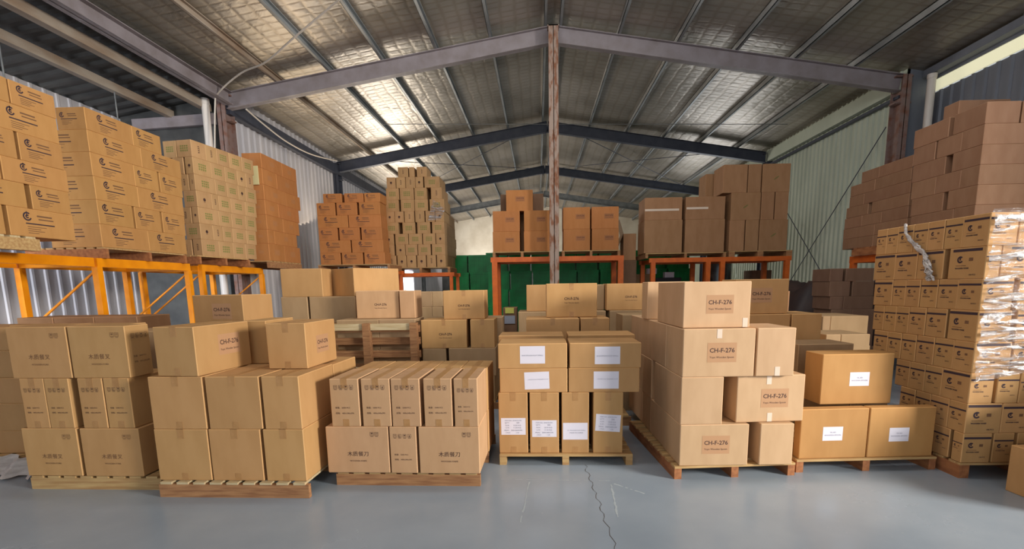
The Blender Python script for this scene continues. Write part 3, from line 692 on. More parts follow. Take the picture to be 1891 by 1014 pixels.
# WR: stretch-wrapped tall stack at right
WRC = (3.40, 3.87)
pallet(3.40, 3.87, 0, 1.15, 1.25, .128, 1, 'reddish wooden pallet under the tall stretch-wrapped stack at right', front='ends', mats=(M_WOOD, M_WOODR), post=.08)
S_ = lambda *v: [1640+x/3.621 for x in v]; R_ = lambda *v: [1640+x/3.9 for x in v]; Q5 = lambda *v: [1500+x/2.1125 for x in v]
pile('of the tall stretch-wrapped stack', WRC, 1, .13, None, ztops=[.13+.2455*(i+1) for i in range(8)], side=-1, col='tan', style='band', W=.3, D=.24, rows=[
    dict(f=[['c']+[1831], [1834, 1873], [1878, 'm.52']], s=[['c', 1757], [1752, 1722, 1700, 1680]]),
    dict(f=[['c', 1850, 'm.52']], s=[['c', 1750, 1716, 1688, 1660]]),
    dict(f=[['c', 1836], [1842, 1884, 'm.52']], s=[['c', 1738, 1706, 1678, 1652]]),
    dict(f=[['c', 1868], [1870, 'm.52']], s=[['c', 1759, 1723, 1690, 1663, 1638, 1612]]),
    dict(f=[['c', 1868], [1876, 'm.52']], s=[['c', 1750], [1746, 1708, 1677, 1653, 1631, 1611]]),
    dict(f=[['c', 1872], [1880, 'm.52']], s=[['c', 1767, 1730, 1698, 1671, 1647, 1613]]),
    dict(f=[['c', 1849, 'm.52']], s=[['c', 1751], [1741, 1692, 1652, 1613]]),
    dict(f=[['c', 1882, 'm.52']], s=[['c', 1777, 1743, 1713, 1686, 1658, 1637, 1618]])])
pile('unseen outer column beyond the picture edge', (WRC[0]+.53, WRC[1]+.01), 1, .13, None, ztops=[.13+.2455*(i+1) for i in range(8)], side=0, col='tan', style='band', D=.3, rows=[dict(f=[['m0', 'm.29', 'm.58']])]*8)
# stretch film over the front and around the corner
def film():
    rng = random.Random(5); mb = MB()
    e = link('stretch_film', None, None, (WRC[0], WRC[1], 0), math.radians(1))
    tag(e, 'shiny crumpled clear film stretched over the front of the tall wrapped stack', 'stretch film')
    nx, nz = 40, 60; z0, z1 = .86, 2.115
    ph = [rng.random()*6 for _ in range(12)]
    def wr(u, z): return .010*math.sin(9*u+38*z+ph[0])+.006*math.sin(23*u-61*z+ph[1])+.005*math.sin(47*u+97*z+ph[2])+.004*math.sin(5*u+160*z+ph[3])
    vs = []
    for i in range(nx+1):
        u = 1.1*i/nx
        for k in range(nz+1):
            zl = z0+.18*u*(1 if True else 0)-.06; z = zl+(z1-zl)*k/nz; vs.append((u, -.030+wr(u, z), z))
    mb.add(vs, [(i*(nz+1)+k, (i+1)*(nz+1)+k, (i+1)*(nz+1)+k+1, i*(nz+1)+k+1) for i in range(nx) for k in range(nz)], 0, True)
    mb.build('front_film', M_FILM, e)
    # loose twisted strand down the left face
    mb = MB(); pts = []
    for i in range(22):
        t = i/21; pts.append((-.025-.012*math.sin(9*t), .80-.37*t+.03*math.sin(7*t), 2.10-.50*t))
    for k in range(7):
        r = rng.random; q = [(p[0]-.01*r(), p[1]+.05*(r()-.5)*(.4+i/14), p[2]+.02*(r()-.5)) for i, p in enumerate(pts)]
        mb.tube(q, .007+.004*r(), 5)
    mb.build('loose_strand', M_WRAPW, e, None)
film()
# unseen cartons added to shade the wrapped stack, then the edge carton's corner
for i_, (xx, ww, hh) in enumerate(((4.36, .5, .42), (4.9, .5, .42), (5.44, .5, .42))):
    for j_ in range(2 if i_ == 0 else 3):
        q_ = carton(xx, 3.40, j_*.422, ww, .5, hh, .05*i_, 'tan'); tag(q_, f'added shading carton outside the right edge of the view, {["lowest", "second", "third"][j_]} level, {["nearest", "middle", "outer"][i_]} stack', 'carton')
o = carton(3.83, 3.42, 0, .5, .5, .36, .1, 'tan'); tag(o, 'corner of a plain carton on the floor at the right edge of the picture', 'carton')

# ================================================================== MIDDLE CARTONS
pallet(-1.55, 6.22, 0, 1.15, 1.1, .10, 0, 'wooden pallet under the mid pile left of the green crates')
pallet(-.2, 5.42, 0, 1.25, 1.1, .12, 0, 'wooden pallet behind the white-labelled centre pile')
pallet(2.0, 5.37, 0, 1.2, .95, .12, 0, 'wooden pallet behind the code-stamped pile')
h3 = lambda z0, zt, n: [z0+(zt-z0)*(i+1)/n for i in range(n)]
pile('in the big plain pile left of centre', (-1.95, 6.87), 0, 0, None, ztops=[1.11, 1.49, 1.885], zoom='G', side=0, col='tan', D=.75, rows=[
    dict(f=[[870, 1530]], hid=1), dict(f=[[870, 1105], [1120, 1530]], col='dull'), dict(f=[[862, 1232]], D=.34)])
pile('turned askew on the big plain pile', (xat(652, 6.90)+.03, 6.87), -40, 1.49, None, ztops=[1.885], side=1, col='tan', rows=[dict(f=[[608, 'c']], s=[['c', 'm.75']], look='large plain carton')])
pile('behind the upright pallet', (-2.5, 6.30), 0, 0, None, ztops=[.42, .8, 1.19], side=0, col='dull', D=.5, rows=[dict(f=[[640, 765]], hid=1), dict(f=[[640, 700, 765]]), dict(f=[[622, 700, 768]])])
pile('pinkish one above the upright pallet', (-1.5, 6.55), 0, 1.192, None, ztops=[1.565], zoom='T', side=0, col='pinkish', D=.45, rows=[dict(f=[[98, 545]], st=[('chp', .04, -.0)])])
pile('small one beside the pinkish carton', (-1.5, 6.50), 0, 1.192, None, ztops=[1.56], zoom='T', side=0, col='pinkish', D=.4, rows=[dict(f=[[550, 712]])])
pile('far back beyond the pinkish carton', (-1.2, 8.0), 0, 0.0, None, ztops=[.85, 1.28, 1.53], zoom='T', side=0, col='dull', D=.6, rows=[dict(f=[[640, 1000]], hid=1)]+[dict(f=[[640, 890, 1000]])]*2)
# pallet standing on its edge
def edge_pallet():
    x0, x1, y0, zt = -2.86, -1.52, 6.10, 1.165; zb = zt-1.15
    e = link('wooden_pallet', None, None, (x0, y0, zb)); tag(e, 'wooden pallet stood on edge behind the narrow-carton pile, slats showing', 'pallet', 'wooden pallets')
    w = x1-x0; H_ = 1.15
    for u in (.0, w/2-.045, w-.11):
        mb = MB(); mb.box(u, u+.09, 0, .10, 0, H_); mb.build('stringer', M_WOODX, e)
    mb = MB()
    for z in (H_-.115, H_-.115-.37, .02): mb.box(.02, w-.03, -.02, -.001, z, z+.085)
    mb.box(.0, w, -.019, -.001, .55, .56)
    mb2 = MB()
    for z in (H_-.12, H_-.28, H_-.45, H_-.62, H_-.80, H_-.98, .02): mb2.box(0, w, .101, .12, z, z+.09)
    # the front face shows the stringers, so its boards sit between them
    mb = MB()
    for z in (H_-.09, .56-.06):
        for a, b in ((.09, w/2-.05), (w/2+.05, w-.115)): mb = MB(); mb.box(a, b, .03, .05, z-.0, z+.085); mb.build('cross_board', M_WOODG, e)
    mb2.build('deck', M_WOODX, e)
    return e
pb = edge_pallet(); pb.location.z = .005
pile('in the mid pile left of green crates', (-1.5, 6.25), 0, .102, None, ztops=[.44, .81, 1.18], zoom='H', side=0, col='tan', D=.45, rows=[
    dict(f=[[1040, 1290], [1310, 1800]], col='dull'), dict(f=[[1042, 1285], [1312, 1810]], col='dull'), dict(f=[[1018, 1500], [1538, 1795]], st=[('chp', .02, 0), None], tape=True)])
pile('at the rear of the mid left pile', (-1.5, 6.72), 0, .102, None, ztops=[.81, 1.175], zoom='H', side=0, col='dull', D=.45, rows=[dict(f=[[1060, 1880]], hid=1), dict(f=[[1060, 1500, 1880]])])
pile('alone atop the mid left pile', (-1.5, 6.33), 0, 1.182, None, ztops=[1.553], zoom='T', side=0, col='tan', D=.45, tape=True, rows=[dict(f=[[1005, 1435]], st=[('chp', .0, -.01)])])
pile('in the pile behind the centre pallet', (-.2, 5.42), 0, .122, None, ztops=[.864, 1.235], zoom='Q', side=0, col='tan', D=.5, tape=True, rows=[
    dict(f=[[195, 1170]], hid=1), dict(f=[[198, 820], [835, 1170]], st=[('chp', .0, -.0), None], col='tan')])
pile('propped highest behind the centre pallet', (-.2, 5.60), 0, 1.237, None, ztops=[1.62], zoom='Q', side=0, col='tan', D=.42, tape=True, rows=[dict(f=[[432, 1026]], st=[('chp', .0, .02)])])
pile('in the back pile near the post', (-.3, 6.80), 0, 0, None, ztops=[.86, 1.24], side=0, col='dull', D=.6, rows=[
    dict(f=[[957, 1230]], hid=1), dict(f=[[957, 1050], [1055, 1119], [1126, 1230]])])
pile('atop the back pile near the post', (-.3, 6.88), 0, 1.242, None, ztops=[1.612], side=0, col='tan', D=.42, rows=[dict(f=[[972, 1050], [1120, 1198]], st=[('chp', .06, -.06), ('chp', .05, 0)])])
o = carton(xat(1107, 7.2), 7.2, 1.242, .10, .3, .36, 0, 'dull'); tag(o, 'narrow dull carton seen in the gap behind the highest centre carton', 'carton')
o2 = pile('tucked left behind the code-stamped pile', (.6, 6.1), 0, 0, None, ztops=[.82, 1.225], side=0, col='dull', D=.5, rows=[dict(f=[[1149, 1235]], hid=1), dict(f=[[1149, 1235]], look='stout carton')])
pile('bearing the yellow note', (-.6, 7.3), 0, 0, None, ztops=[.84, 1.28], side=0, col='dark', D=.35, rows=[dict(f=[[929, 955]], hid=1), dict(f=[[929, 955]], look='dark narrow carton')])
mb = MB(); yy = 7.295
for (a, b, c, d, mi) in ((933, 949, 568, 579, 0), (930, 951, 583, 598, 1)):
    p, q = at(a, d, yy), at(b, c, yy); mb.box(p[0], q[0], yy-.003, yy, p[2], q[2], mi)
tag(mb.build('paper_note', [mat('yellow_note', srgb(196, 196, 96), .7), mat('blue_grey_note', srgb(150, 156, 170), .7)]), 'yellow note above a grey-blue note on the narrow dark stack', 'note')
# right of centre middle cartons
pile('in the pile behind the code-stamped one', (2.1, 5.38), 0, .122, None, ztops=[.50, .878, 1.255], zoom='P', side=0, col='tan', D=.55, rows=[
    dict(f=[[-170, 690]], hid=1), dict(f=[[-170, 395], [412, 690]], col='dull'), dict(f=[[-170, 398], [412, 695]], col='tan')])
pile('atop the pile behind the code-stamped one', (2.1, 5.42), 0, 1.257, None, ztops=[1.635], side=0, col='tan', D=.42, rows=[dict(f=[[1358, 1457]], st=[('chf', -.02, .01)])])
o = carton(3.19, 6.72, 0, .2, .4, 1.48, 0, 'brown'); tag(o, 'tall narrow brown carton peeking out right of the code-stamped rear carton', 'carton')
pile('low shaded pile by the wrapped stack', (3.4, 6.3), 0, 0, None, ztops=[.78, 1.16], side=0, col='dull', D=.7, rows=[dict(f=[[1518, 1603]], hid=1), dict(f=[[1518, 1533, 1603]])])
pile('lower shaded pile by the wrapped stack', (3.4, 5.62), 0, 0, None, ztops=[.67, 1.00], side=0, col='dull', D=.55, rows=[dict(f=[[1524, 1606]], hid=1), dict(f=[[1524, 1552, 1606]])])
# long shelf of cartons behind the front left piles
pile('low row under the left racks', (-4.6, 5.25), 0, 0, None, ztops=[.89, 1.33], zoom='E', side=0, col='brown', D=.5, rows=[dict(f=[[180, 1300]], hid=1), dict(f=[[180, 520, 900, 1300]])])
pile('behind the front left piles', (-3.6, 4.82), 0, 0, None, ztops=[.72, 1.20], side=0, col='dull', D=.5, rows=[dict(f=[[215, 510]], hid=1), dict(f=[[215, 300, 375, 450, 510]])])
pile('set at an angle behind the front left piles', (xat(445, 4.76), 4.76), -11, 1.202, None, ztops=[1.555], side=1, col='tan', rows=[dict(f=[[357, 'c']], s=[['c', 'm.42']], st=[[('chf', .03, .01), None]])])

# ================================================================== LEFT RACKS AND THEIR STACKS
ZB = 2.02
rack('yellow-orange steel rack at the left edge under the nearest logo stack', -5.5, 4.1, 1.84, 1.0, ZB, M_RACKY, (.0,), along='y')
rack('yellow-orange steel rack at left, second unit along the row', -5.5, 6.02, 1.6, 1.0, ZB, M_RACKY, (0.0, 1.6), along='y')
rack('yellow-orange steel rack at left, third unit with a diagonal brace', -5.5, 7.93, 1.75, 1.0, ZB, M_RACKY, (0, 1.75), along='y')
pallet(-6.35, 3.75, ZB, 1.3, 1.17, .135, 0, 'pale wooden pallet on the left rack under the nearest logo stack', front='ends', mats=(M_WOODG, M_WOOD), post=.1)
pallet(-6.45, 6.07, ZB, 1.05, 1.42, .135, 0, 'reddish wooden pallet on the left rack under the second logo stack', mats=(M_WOOD, M_WOODR))
pallet(-6.55, 7.86, ZB, 1.2, 1.15, .135, -7, 'reddish wooden pallet on the left rack under the green-printed stack', mats=(M_WOOD, M_WOODR))
pallet(-6.2, 9.48, ZB, 1.0, 1.3, .135, 0, 'wooden pallet on the left rack under the ginger stack', front='ends')
zl = ZB+.137
LAC = (-5.05, 5.24)
pile('nearest left rack stack', LAC, 0, zl, [775, 655, 540, 405, 270, 150], zoom='A', side=1, col='gold', style='logo', W=.45, rows=[
    dict(s=[[-300, 25], [45, 390]]), dict(s=[[-250, 140], [165, 368]]), dict(s=[[-330, 5], [10, 357]]),
    dict(s=[[-150, 85], [100, 330]]), dict(s=[[-330, -50], [-45, 305]]), dict(s=[[-200, 45], [50, 290]])])
pile('second left rack stack', (-5.42, 6.06), 0, zl, [825, 698, 575, 450, 333, 215], zoom='A', side=1, col='gold', style='logo', W=.42, rows=[
    dict(f=[[260, 'c']], s=[['c', 775, 970]]), dict(f=[[240, 'c']], s=[['c', 695], [705, 840], [848, 965]]), dict(f=[[220, 'c']], s=[['c', 720, 955]]),
    dict(f=[[200, 'c']], s=[['c', 700, 825], [833, 950]]), dict(f=[[190, 'c']], s=[['c', 735, 943]]), dict(f=[[290, 'c']], s=[['c', 690, 840]])])
g, d_, v_ = 'green', 'dot', 'ver'
pile('green-lettered left rack stack', (-5.40, 7.87), -8, zl, [785, 670, 552, 432, 314, 190, 65], zoom='B', side=1, col='small', W=.3, rows=[
    dict(f=[[200, 290], [298, 'c']], s=[['c', 488, 590, 680, 757]], st=[v_, [v_, g], g, g, g]),
    dict(f=[[245, 'c']], s=[['c', 445, 515, 588, 685, 757]], st=[[g, d_], v_, g, g, g]),
    dict(f=[[200, 285], [290, 'c']], s=[['c', 485, 578, 678, 757]], st=[v_, [d_, g], g, g, g]),
    dict(f=[[230, 'c']], s=[['c', 435, 485, 575, 678, 757]], st=[[g, d_], v_, g, g, g]),
    dict(f=[[200, 265], [270, 'c']], s=[['c', 460, 545, 625, 680, 757]], st=[v_, [v_, g], g, g, d_, g]),
    dict(f=[[150, 228], [240, 'c']], s=[['c', 430, 530, 618, 680, 735]], st=[v_, [d_, g], g, g, d_, v_]),
    dict(f=[[80, 175], [178, 'c']], s=[['c', 390, 470, 560, 650, 735]], st=[g, [g, v_], v_, g, g, g])])
pile('ginger left rack stack', (-5.20, 9.5), 0, zl, [800, 690, 575, 458, 338, 210, 92], zoom='C', side=1, col='orange', style='faint', W=.45, rows=[
    dict(f=[[200, 'c']], s=[['c', 450, 572]]), dict(f=[[200, 'c']], s=[['c', 370, 545]]), dict(f=[[180, 'c']], s=[['c', 437, 562]]), dict(f=[[180, 'c']], s=[['c', 400, 560]]),
    dict(f=[[180, 'c']], s=[['c', 458, 570]]), dict(f=[[150, 'c']], s=[['c', 385, 548]]), dict(f=[[110, 'c']], s=[['c', 428, 540]])])
mb = MB(); p = at(466, 341, 9.47); q = at(475, 306, 9.47); mb.box(p[0], q[0], 9.47, 9.49, p[2], q[2])
tag(mb.build('paper_strip', mat('cream_paper', srgb(214, 202, 150), .7)), 'cream card strip between the green-lettered and ginger stacks', 'card strip')

# ================================================================== BACK RACKS AND THEIR STACKS
# logo stack at the left wall
MEC = (-3.42, 11.5)
pile('back left stack by the wall', MEC, 0, zat(-4.2, 11.5, 488), [868, 770, 672, 575, 475, 403], zoom='C', side=0, col='orange', style='logo', D=.5, rows=[
    dict(f=[[725, 882], [893, 1055], [1068, 1228]]), dict(f=[[718, 960], [970, 1215]]), dict(f=[[710, 858], [872, 1030], [1045, 1205]]),
    dict(f=[[702, 940], [945, 1197]]), dict(f=[[695, 838], [850, 1008], [1026, 1190]]), dict(f=[[745, 888], [910, 1060], [1066, 1190]])])
zme = zat(-4.2, 11.5, 488)
pallet(-5.15, 11.48, zme-.14, 1.7, 1.0, .138, 0, 'wooden pallet under the back left logo stack', front='ends')
rack('orange steel rack against the left wall under the back logo stack', -5.25, 11.55, 1.85, .85, zme-.141, M_RACKO, (.05, 1.8), ps=.07, bh=.09)
# tall green-printed stack
MFC = (-2.33, 12.5); zmf = zat(MFC[0], MFC[1], 290+935/4.612)
pile('tall leaning stack', MFC, 0, zmf, [833, 740, 648, 550, 456, 356, 257, 163, 78], zoom='D', side=1, col='small', D=.32, W=.3, rows=[
    dict(f=[[115, 192], [202, 278], [282, 362], [370, 445], [452, 530], [538, 'c']], s=[['c', 640, 672, 698]], st=[v_, d_, d_, d_, v_, [d_, v_], None, None]),
    dict(f=[[95, 175], [190, 267], [270, 372], [377, 485], [495, 'c']], s=[['c', 645, 675, 705]], st=[v_, d_, g, g, [g, v_], None, None]),
    dict(f=[[88, 170], [183, 293], [298, 412], [418, 525], [530, 'c']], s=[['c', 645, 675, 705]], st=[d_, g, g, g, [d_, v_], None, None]),
    dict(f=[[95, 210], [245, 352], [370, 480], [497, 'c']], s=[['c', 650, 695]], st=[g, g, g, [g, None], None]),
    dict(f=[[95, 176], [179, 256], [262, 345], [353, 432], [440, 520], [524, 'c']], s=[['c', 645, 690]], st=[d_, d_, v_, v_, d_, [d_, None], None]),
    dict(f=[[98, 212], [230, 345], [348, 460], [475, 600]], D=.9, st=[g, g, g, g]),
    dict(f=[[105, 215], [222, 340], [346, 450], [487, 580]], D=.85, st=[g, g, g, v_]),
    dict(f=[[110, 186], [190, 268], [271, 352], [355, 420], [430, 560]], D=.8, st=[d_, v_, v_, d_, g]),
    dict(f=[[205, 292], [300, 345], [366, 452]], D=.5, st=[v_, None, v_])])
pallet(-3.72, 12.48, zmf-.14, 1.5, 1.05, .138, 0, 'wooden pallet under the tall leaning stack', front='ends')
rack('small orange steel rack under the tall leaning stack', -3.86, 12.52, 1.72, 1.0, zmf-.141, M_RACKO, (.05, 1.66), ps=.08, bh=.09, braces=False)
# thin film on the tall stack
mb = MB(); rng = random.Random(9)
zf = zmf+.9
vs = []
for i in range(9):
    for k in range(13): vs.append((-2.72+.30*i/8+.012*k, 12.47-.012*rng.random(), zf+.25+(.5-.03*i)*k/12))
mb.add(vs, [(i*13+k, (i+1)*13+k, (i+1)*13+k+1, i*13+k+1) for i in range(8) for k in range(12)], 0, True)
tag(mb.build('stretch_film', M_FILM), 'thin clear film clinging to the corner of the tall leaning stack', 'stretch film')
# centre rack
yc = 11.35; zc0 = zat(-.9, yc, 475.5)
rack('bright orange steel rack behind the rusty centre post', xat(908, yc, 2.1), yc, xat(1150, yc, 2.1)-xat(908, yc, 2.1), 1.0, zc0-.0, M_RACKO, (.07, xat(1150, yc, 2.1)-xat(908, yc, 2.1)-.05), ps=.12, bh=.11, braces=False)
pallet(xat(910, yc, 2.2), yc, zc0, 1.35, 1.0, .125, 0, 'wooden pallet on the centre rack, left of the post', front='ends')
pallet(xat(1038, yc, 2.2), yc, zc0, 1.32, 1.0, .125, 0, 'wooden pallet on the centre rack, right of the post', front='ends')
pile('on the centre rack left of post', (-.9, yc), 0, zc0+.127, [310, 190], zoom='U', side=0, col='orange', D=.5, rows=[
    dict(f=[[95, 253], [277, 436]], st='chs'), dict(f=[[95, 253], [277, 436]], st='chs')])
pile('crowning the centre rack stack', (-.9, yc+.05), 0, zat(-.9, yc, 330+190/3.169)+.002, [68], zoom='U', side=0, col='orange', D=.5, rows=[dict(f=[[172, 330]], st=[('chs', -.07, 0)])])
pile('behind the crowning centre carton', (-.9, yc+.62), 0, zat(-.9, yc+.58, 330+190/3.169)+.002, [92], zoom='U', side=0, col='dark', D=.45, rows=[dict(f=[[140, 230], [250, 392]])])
pile('behind the post-side centre rack cartons', (-.9, yc+.58), 0, zc0+.127, [310, 190], zoom='U', side=0, col='brown', D=.45, rows=[dict(f=[[97, 260, 420]]), dict(f=[[97, 260, 420]])])
pile('on the centre rack right of post', (.6, yc), 0, zc0+.127, [296, 168], zoom='U', side=0, col='orange', D=.5, rows=[
    dict(f=[[508, 665], [675, 833]], st='chs'), dict(f=[[506, 665], [673, 833]], st='chs')])
# right rack
yr = 11.3; zr0 = zat(4, yr, 475); xr0, xr1 = xat(1200, yr, 2.1), xat(1459, yr, 2.1)
rack('long orange steel rack right of centre by the green-grey wall', xr0, yr, xr1-xr0, 1.1, zr0, M_RACKO, (.07, 1.30, 1.62, xr1-xr0-.07), ps=.1, bh=.1, braces=False)
pallet(xat(1192, yr, 2.2), yr, zr0, 1.8, 1.1, .11, 0, 'wooden pallet under four big cartons on the right-hand rack', front='ends')
pallet(xat(1346, yr, 2.2), yr, zr0, 1.4, 1.1, .13, 0, 'wooden pallet under the leaf-printed stack', front='ends', post=.13)
vb = lambda v: 280+v/3.168
pile('big one, right-hand rack', (xat(1189, yr, 2.3), yr), 0, zr0+.112, [402, 270], zoom='V', side=-1, col='brown', D=.75, W=.7, rows=[
    dict(f=[['c', 380], [396, 628]], s=[['c', 'm.72']], look='large carton'), dict(f=[['c', 381], [400, 632]], s=[['c', 'm.68']], look='large carton')])
mb = MB()
for a, b, zz in ((1191, 1254, 388.5), (1268, 1308, 385)):
    p = at(a, zz, yr-.003); q = at(b, zz-1.5, yr-.003); mb.box(p[0], q[0], yr-.004, yr-.001, p[2]-.02, p[2]+.025)
tag(mb.build('clear_tape', M_CTAPE), 'shiny clear tape strips across the two upper big cartons', 'tape')
pile('leaf-print stack near the wall', (xat(1347, yr, 2.4), yr), 0, zr0+.132, [402, 241, 75], zoom='V', side=0, col='brown', D=.6, rows=[
    dict(f=[[655, 744], [750, 826], [831, 996]], st=[None, None, 'leaf']), dict(f=[[665, 838], [843, 918], [924, 1001]], st=['leaf', None, None]),
    dict(f=[[620, 762], [767, 843], [850, 1013]], st=[None, None, 'leaf'])])
pile('rear left of the leaf-print stack', (xat(1347, yr, 2.4), yr+.75), 0, zr0+.132, None, ztops=[vz for vz in (zat(4.5, yr+.75, 280+262/3.168), zat(4.5, yr+.75, 280+128/3.168))], zoom='V', side=0, col='brown', D=.5, rows=[dict(f=[[517, 700]], hid=1), dict(f=[[517, 580, 700]])])
# open carton flaps left of the big cartons
fx = xat(1166, 11.9, 2.6); e = carton(fx-.02, 12.25, zr0+.0, .30, .5, .62, math.radians(0), 'brown')
mb = MB(); mb.add([(-.15, -.25, .62), (-.15, .25, .62), (-.28, .25, .30), (-.28, -.25, .30)], [(0,1,2,3)]); mb.add([(-.154, -.25, .62), (-.154, .25, .62), (-.284, .25, .30), (-.284, -.25, .30)], [(3,2,1,0)])
mb.add([(-.15, -.25, .62), (-.15, .25, .62), (-.25, .25, .95), (-.25, -.25, .95)], [(0,1,2,3)])
mb.build('open_flap', KR['dull'][0], e); tag(e, 'open brown carton with raised flaps at the left end of the right rack', 'carton')
bx_ = MB(); bx_.box(fx-.20, fx+.15, 12.0, 12.5, 0, zr0-.001); tag(bx_.build('cardboard_carton', KR['dark'][0]), 'dark tall carton on the floor below the open-flapped carton', 'carton')

# right-hand wall racks and brown stacks
rack('orange steel rack at right behind the wrapped stack, mostly hidden', 6.25, 5.45, 3.0, 1.0, 2.0, M_RACKO, (.02, 1.5, 2.95), along='y', ps=.08, bh=.11, braces=False)
pallet(5.16, 7.05, 2.001, 1.1, 1.28, .12, 0, 'reddish pallet on the right rack under the farther brown stack', front='ends', mats=(M_WOODR, M_WOODR))
pallet(4.98, 5.62, 2.001, 1.2, 1.28, .12, 0, 'wooden pallet on the right rack under the nearer brown stack')
K_ = lambda v: 160+v/3.9
zk = 2.123
RN = (4.98, 5.88); RF = (5.2, 7.22)
topN = [zat(RN[0], RN[1], K_(v)) for v in (850, 705, 560, 415, 265, 105)]
nlow = 2; lowN = [zk+(topN[0]-zk)*(i+1)/nlow for i in range(nlow)]
pile('nearer brown right stack', RN, 0, zk, None, ztops=lowN+topN[1:], zoom='K', side=-1, col='umber', W=.45, rows=[
    dict(f=[['c', 1400]], s=[['c', 510]], hid=1),
    dict(f=[['c', 1400]], s=[['c', 820, 508]]), dict(f=[['c', 1420]], s=[['c', 775], [745, 512]]), dict(f=[['c', 1420]], s=[['c', 870, 690, 515]]),
    dict(f=[['c', 1425]], s=[['c', 810], [760, 522]]), dict(f=[['c', 1425]], s=[['c', 880, 700], [690, 528]]), dict(f=[['c', 1310], [1320, 1500]], s=[['c', 820], [790, 535]])])
zt_ = topN[-1]
pile('flat one crowning the nearer brown stack', (5.25, 6.6), 0, zt_+.002, None, ztops=[zt_+.26], zoom='K', side=-1, col='umber', rows=[dict(f=[['c', 1230]], s=[['c', 745]])])
topF = [zat(RF[0], RF[1], v) for v in (455, 432, 405, 380, 351, 319, 291)]
topF = [zk+(zat(RF[0], RF[1], 285)-zk)*(i+1)/7 for i in range(7)]
pile('farther brown right stack', RF, 0, zk, None, ztops=topF, zoom='K', side=-1, col='umber', W=.45, rows=[
    dict(f=[['c', 540]], s=[['c', 240, 20]]), dict(f=[['c', 540]], s=[['c', 250, 25]]), dict(f=[['c', 540]], s=[['c', 300, 160, 35]]), dict(f=[['c', 540]], s=[['c', 230], [205, 48]]),
    dict(f=[['c', 540]], s=[['c', 175, 70]]), dict(f=[['c', 540]], s=[['c', 255, 78]]), dict(f=[['c', 540]], s=[['c', 285, 158]])])
RLC = (5.0, 7.7)
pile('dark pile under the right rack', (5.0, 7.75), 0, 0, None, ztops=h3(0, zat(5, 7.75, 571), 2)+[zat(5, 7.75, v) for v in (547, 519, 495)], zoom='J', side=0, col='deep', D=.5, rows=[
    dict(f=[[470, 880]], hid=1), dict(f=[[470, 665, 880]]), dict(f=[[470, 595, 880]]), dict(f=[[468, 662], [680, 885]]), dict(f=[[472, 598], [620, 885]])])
# dark tarpaulin-covered heap
def heap():
    rng = random.Random(11); mb = MB(); nx, ny = 26, 14; cx_, cy_, w_, d_, h_ = 5.55, 9.6, 1.9, 1.4, 1.72
    vs = []
    for i in range(nx+1):
        for j in range(ny+1):
            u = i/nx*2-1; v = j/ny*2-1; e_ = (1-abs(u)**5)*(1-abs(v)**5)
            z = h_*e_**.3*(.90+.10*math.sin(5*u+1)*math.cos(4*v))+(.04*rng.random() if e_ > .05 else 0) if e_ > 0 else 0
            vs.append((cx_+u*w_/2, cy_+v*d_/2, max(0, z)))
    mb.add(vs, [(i*(ny+1)+j, (i+1)*(ny+1)+j, (i+1)*(ny+1)+j+1, i*(ny+1)+j+1) for i in range(nx) for j in range(ny)], 0, True)
    tag(mb.build('tarpaulin_heap', M_TARP), 'dark covered heap in the shade against the green-grey wall', 'covered heap')
heap()
mb = MB(); pts = [(5.0+.35*math.cos(t*.5), 8.75+.1*math.sin(t), 1.25+.32*math.sin(t*.5)) for t in range(14)]
# green crates
def crate_mesh():
    mb = MB(); w_, d_, h_ = .58, .8, .50; t = .02
    mb.box(0, w_, 0, t, .03, h_-.03); mb.box(0, w_, d_-t, d_, .03, h_-.03); mb.box(0, t, t, d_-t, .03, h_-.03); mb.box(w_-t, w_, t, d_-t, .03, h_-.03)
    mb.box(0, w_, 0, d_, .0, .03)
    mb.box(-.012, w_+.012, -.014, .004, h_-.05, h_); mb.box(-.012, w_+.012, d_-.004, d_+.012, h_-.05, h_); mb.box(-.012, .004, 0, d_, h_-.05, h_); mb.box(w_-.004, w_+.012, 0, d_, h_-.05, h_)
    for i in range(5): mb.box(.03+i*.13, .045+i*.13, -.010, .001, .03, h_-.05)
    mb.box(.02, w_-.02, -.009, .001, .2, .215)
    return mb.mesh('plastic_crate', [M_GREENP])
cm = crate_mesh(); cnt = 0
for c in range(11):
    hgt = 5
    for r in range(hgt):
        o = link('plastic_crate', cm, None, (-2.65+c*.62+(.04 if r % 2 else 0), 13.65+(.12 if c % 3 == 0 else 0), r*.502))
        if c < 2: o.location.y = 14.5
        cnt += 1
        tag(o, f'dark green plastic crate, {rowname(r, hgt)}, {["leftmost", "second", "third", "fourth", "fifth", "sixth", "seventh", "eighth", "ninth", "tenth", "rightmost"][c]} column of the crate wall', 'crate', 'green crates stacked behind the centre rack')
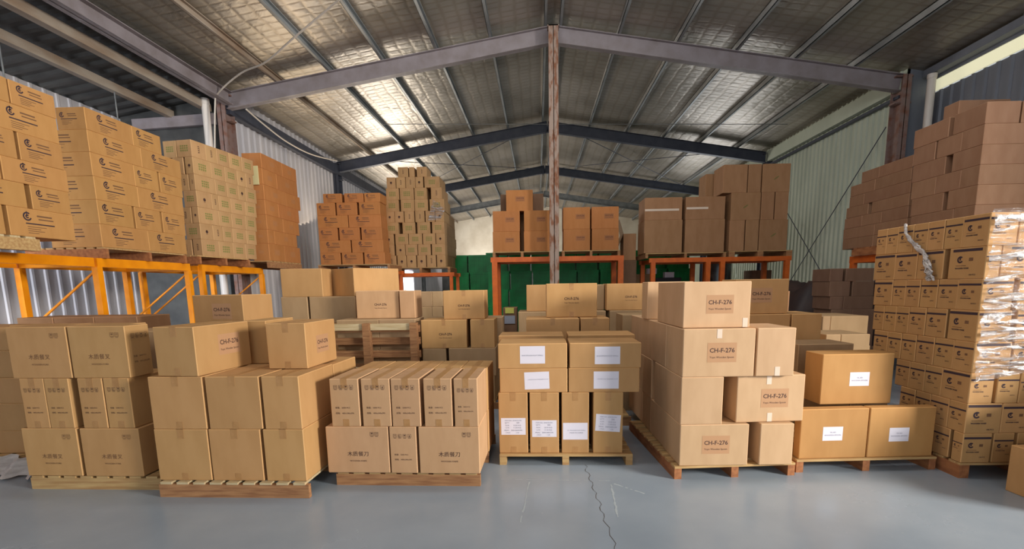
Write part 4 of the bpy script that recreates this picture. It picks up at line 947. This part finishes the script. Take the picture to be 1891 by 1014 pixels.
# odds and ends under the right rack
mb = MB(); pts = 24
mb.tube([(4.75, 13.2, 0), (4.75, 13.2, 2.25)], .34, 28); mb.tube([(4.75, 13.2, .7), (4.75, 13.2, .73)], .35, 28); mb.tube([(4.75, 13.2, 1.5), (4.75, 13.2, 1.53)], .35, 28)
tag(mb.build('metal_tank', noisy('tank_metal', srgb(120, 126, 128), srgb(90, 96, 100), nscale=4, rough=.3, metal=.7)), 'tall round grey metal tank seen under the right-hand rack', 'tank')
for x, w_, h_, m_, lb in ((2.75, .45, 1.85, KR['dull'][0], 'tall olive carton under the left half of the right-hand rack'), (3.35, .65, 1.75, M_BLACK, 'black box under the left half of the right-hand rack'),
                          (5.7, .5, 1.9, KR['dark'][0], 'dark carton under the right end of the right-hand rack')):
    mb = MB(); mb.cbox(w_, .5, h_, .006, 0, 0); o = mb.build('storage_box', m_, None, (x, 13.0, 0)); tag(o, lb, 'box')
mb = MB(); mb.cbox(.4, .4, 1.95, .006, 0, 0); tag(mb.build('storage_box', M_GSTEEL, None, (2.24, 12.9, 0)), 'pale grey upright box in the gap left of the right-hand rack', 'box')
for x, z in ((2.95, 1.852), (3.4, 1.752)):
    mb = MB(); mb.cbox(.24, .2, .14, .004, 0, 0); tag(mb.build('small_box', M_PAPER, None, (x, 12.95, z)), 'small white box on the '+('olive carton' if x < 3 else 'black box')+' under the right-hand rack', 'box')

# floor crack and scuffs: thin joints in the paint
mb = MB(); rng = random.Random(2)
def strip(pts, w0, mi, z=.0006):
    for i in range(len(pts)-1):
        a, b = Vector((*pts[i], z)), Vector((*pts[i+1], z)); n = (b-a).cross(Vector((0, 0, 1))).normalized()*w0*(.5+rng.random())
        mb.add([a-n, a+n, b+n, b-n], [(0,1,2,3)], mi)
crk = [(.40+.012*math.sin(i*1.7)+.01*rng.random()+.002*i, 4.2-i*.05) for i in range(34)]
for i in range(0, 33):
    strip(crk[i:i+2], .0018, 0)
tag(mb.build('floor_crack', [mat('crack_dark', srgb(74, 66, 62), .9)]), 'thin dark crack running forward through the grey floor paint', 'crack', None)
mb = MB()
def scuff(a, b, w_, n=14, y=0):
    pts = [(a[0]+(b[0]-a[0])*i/n+.008*rng.random(), a[1]+(b[1]-a[1])*i/n) for i in range(n+1)]
    for i in range(n):
        if rng.random() < .8: strip(pts[i:i+2], w_, 0)
def gp(px, py):
    s = Vector(FWD)+R2*((px-CX)/F)-U2*((py-CY)/F); t = -EYE/s.z; return (s.x*t, s.y*t)
scuff(gp(1128, 892), gp(1190, 912), .006); scuff(gp(1128, 895), gp(1140, 955), .006); scuff(gp(977, 890), gp(960, 965), .005); scuff(gp(925, 885), gp(1125, 888), .003, 30)
tag(mb.build('floor_scuffs', [mat('scuff_pale', srgb(168, 178, 184), .8)]), 'pale scuff marks on the grey floor before the centre pallet', 'scuff marks')
print('objects', len(bpy.data.objects))
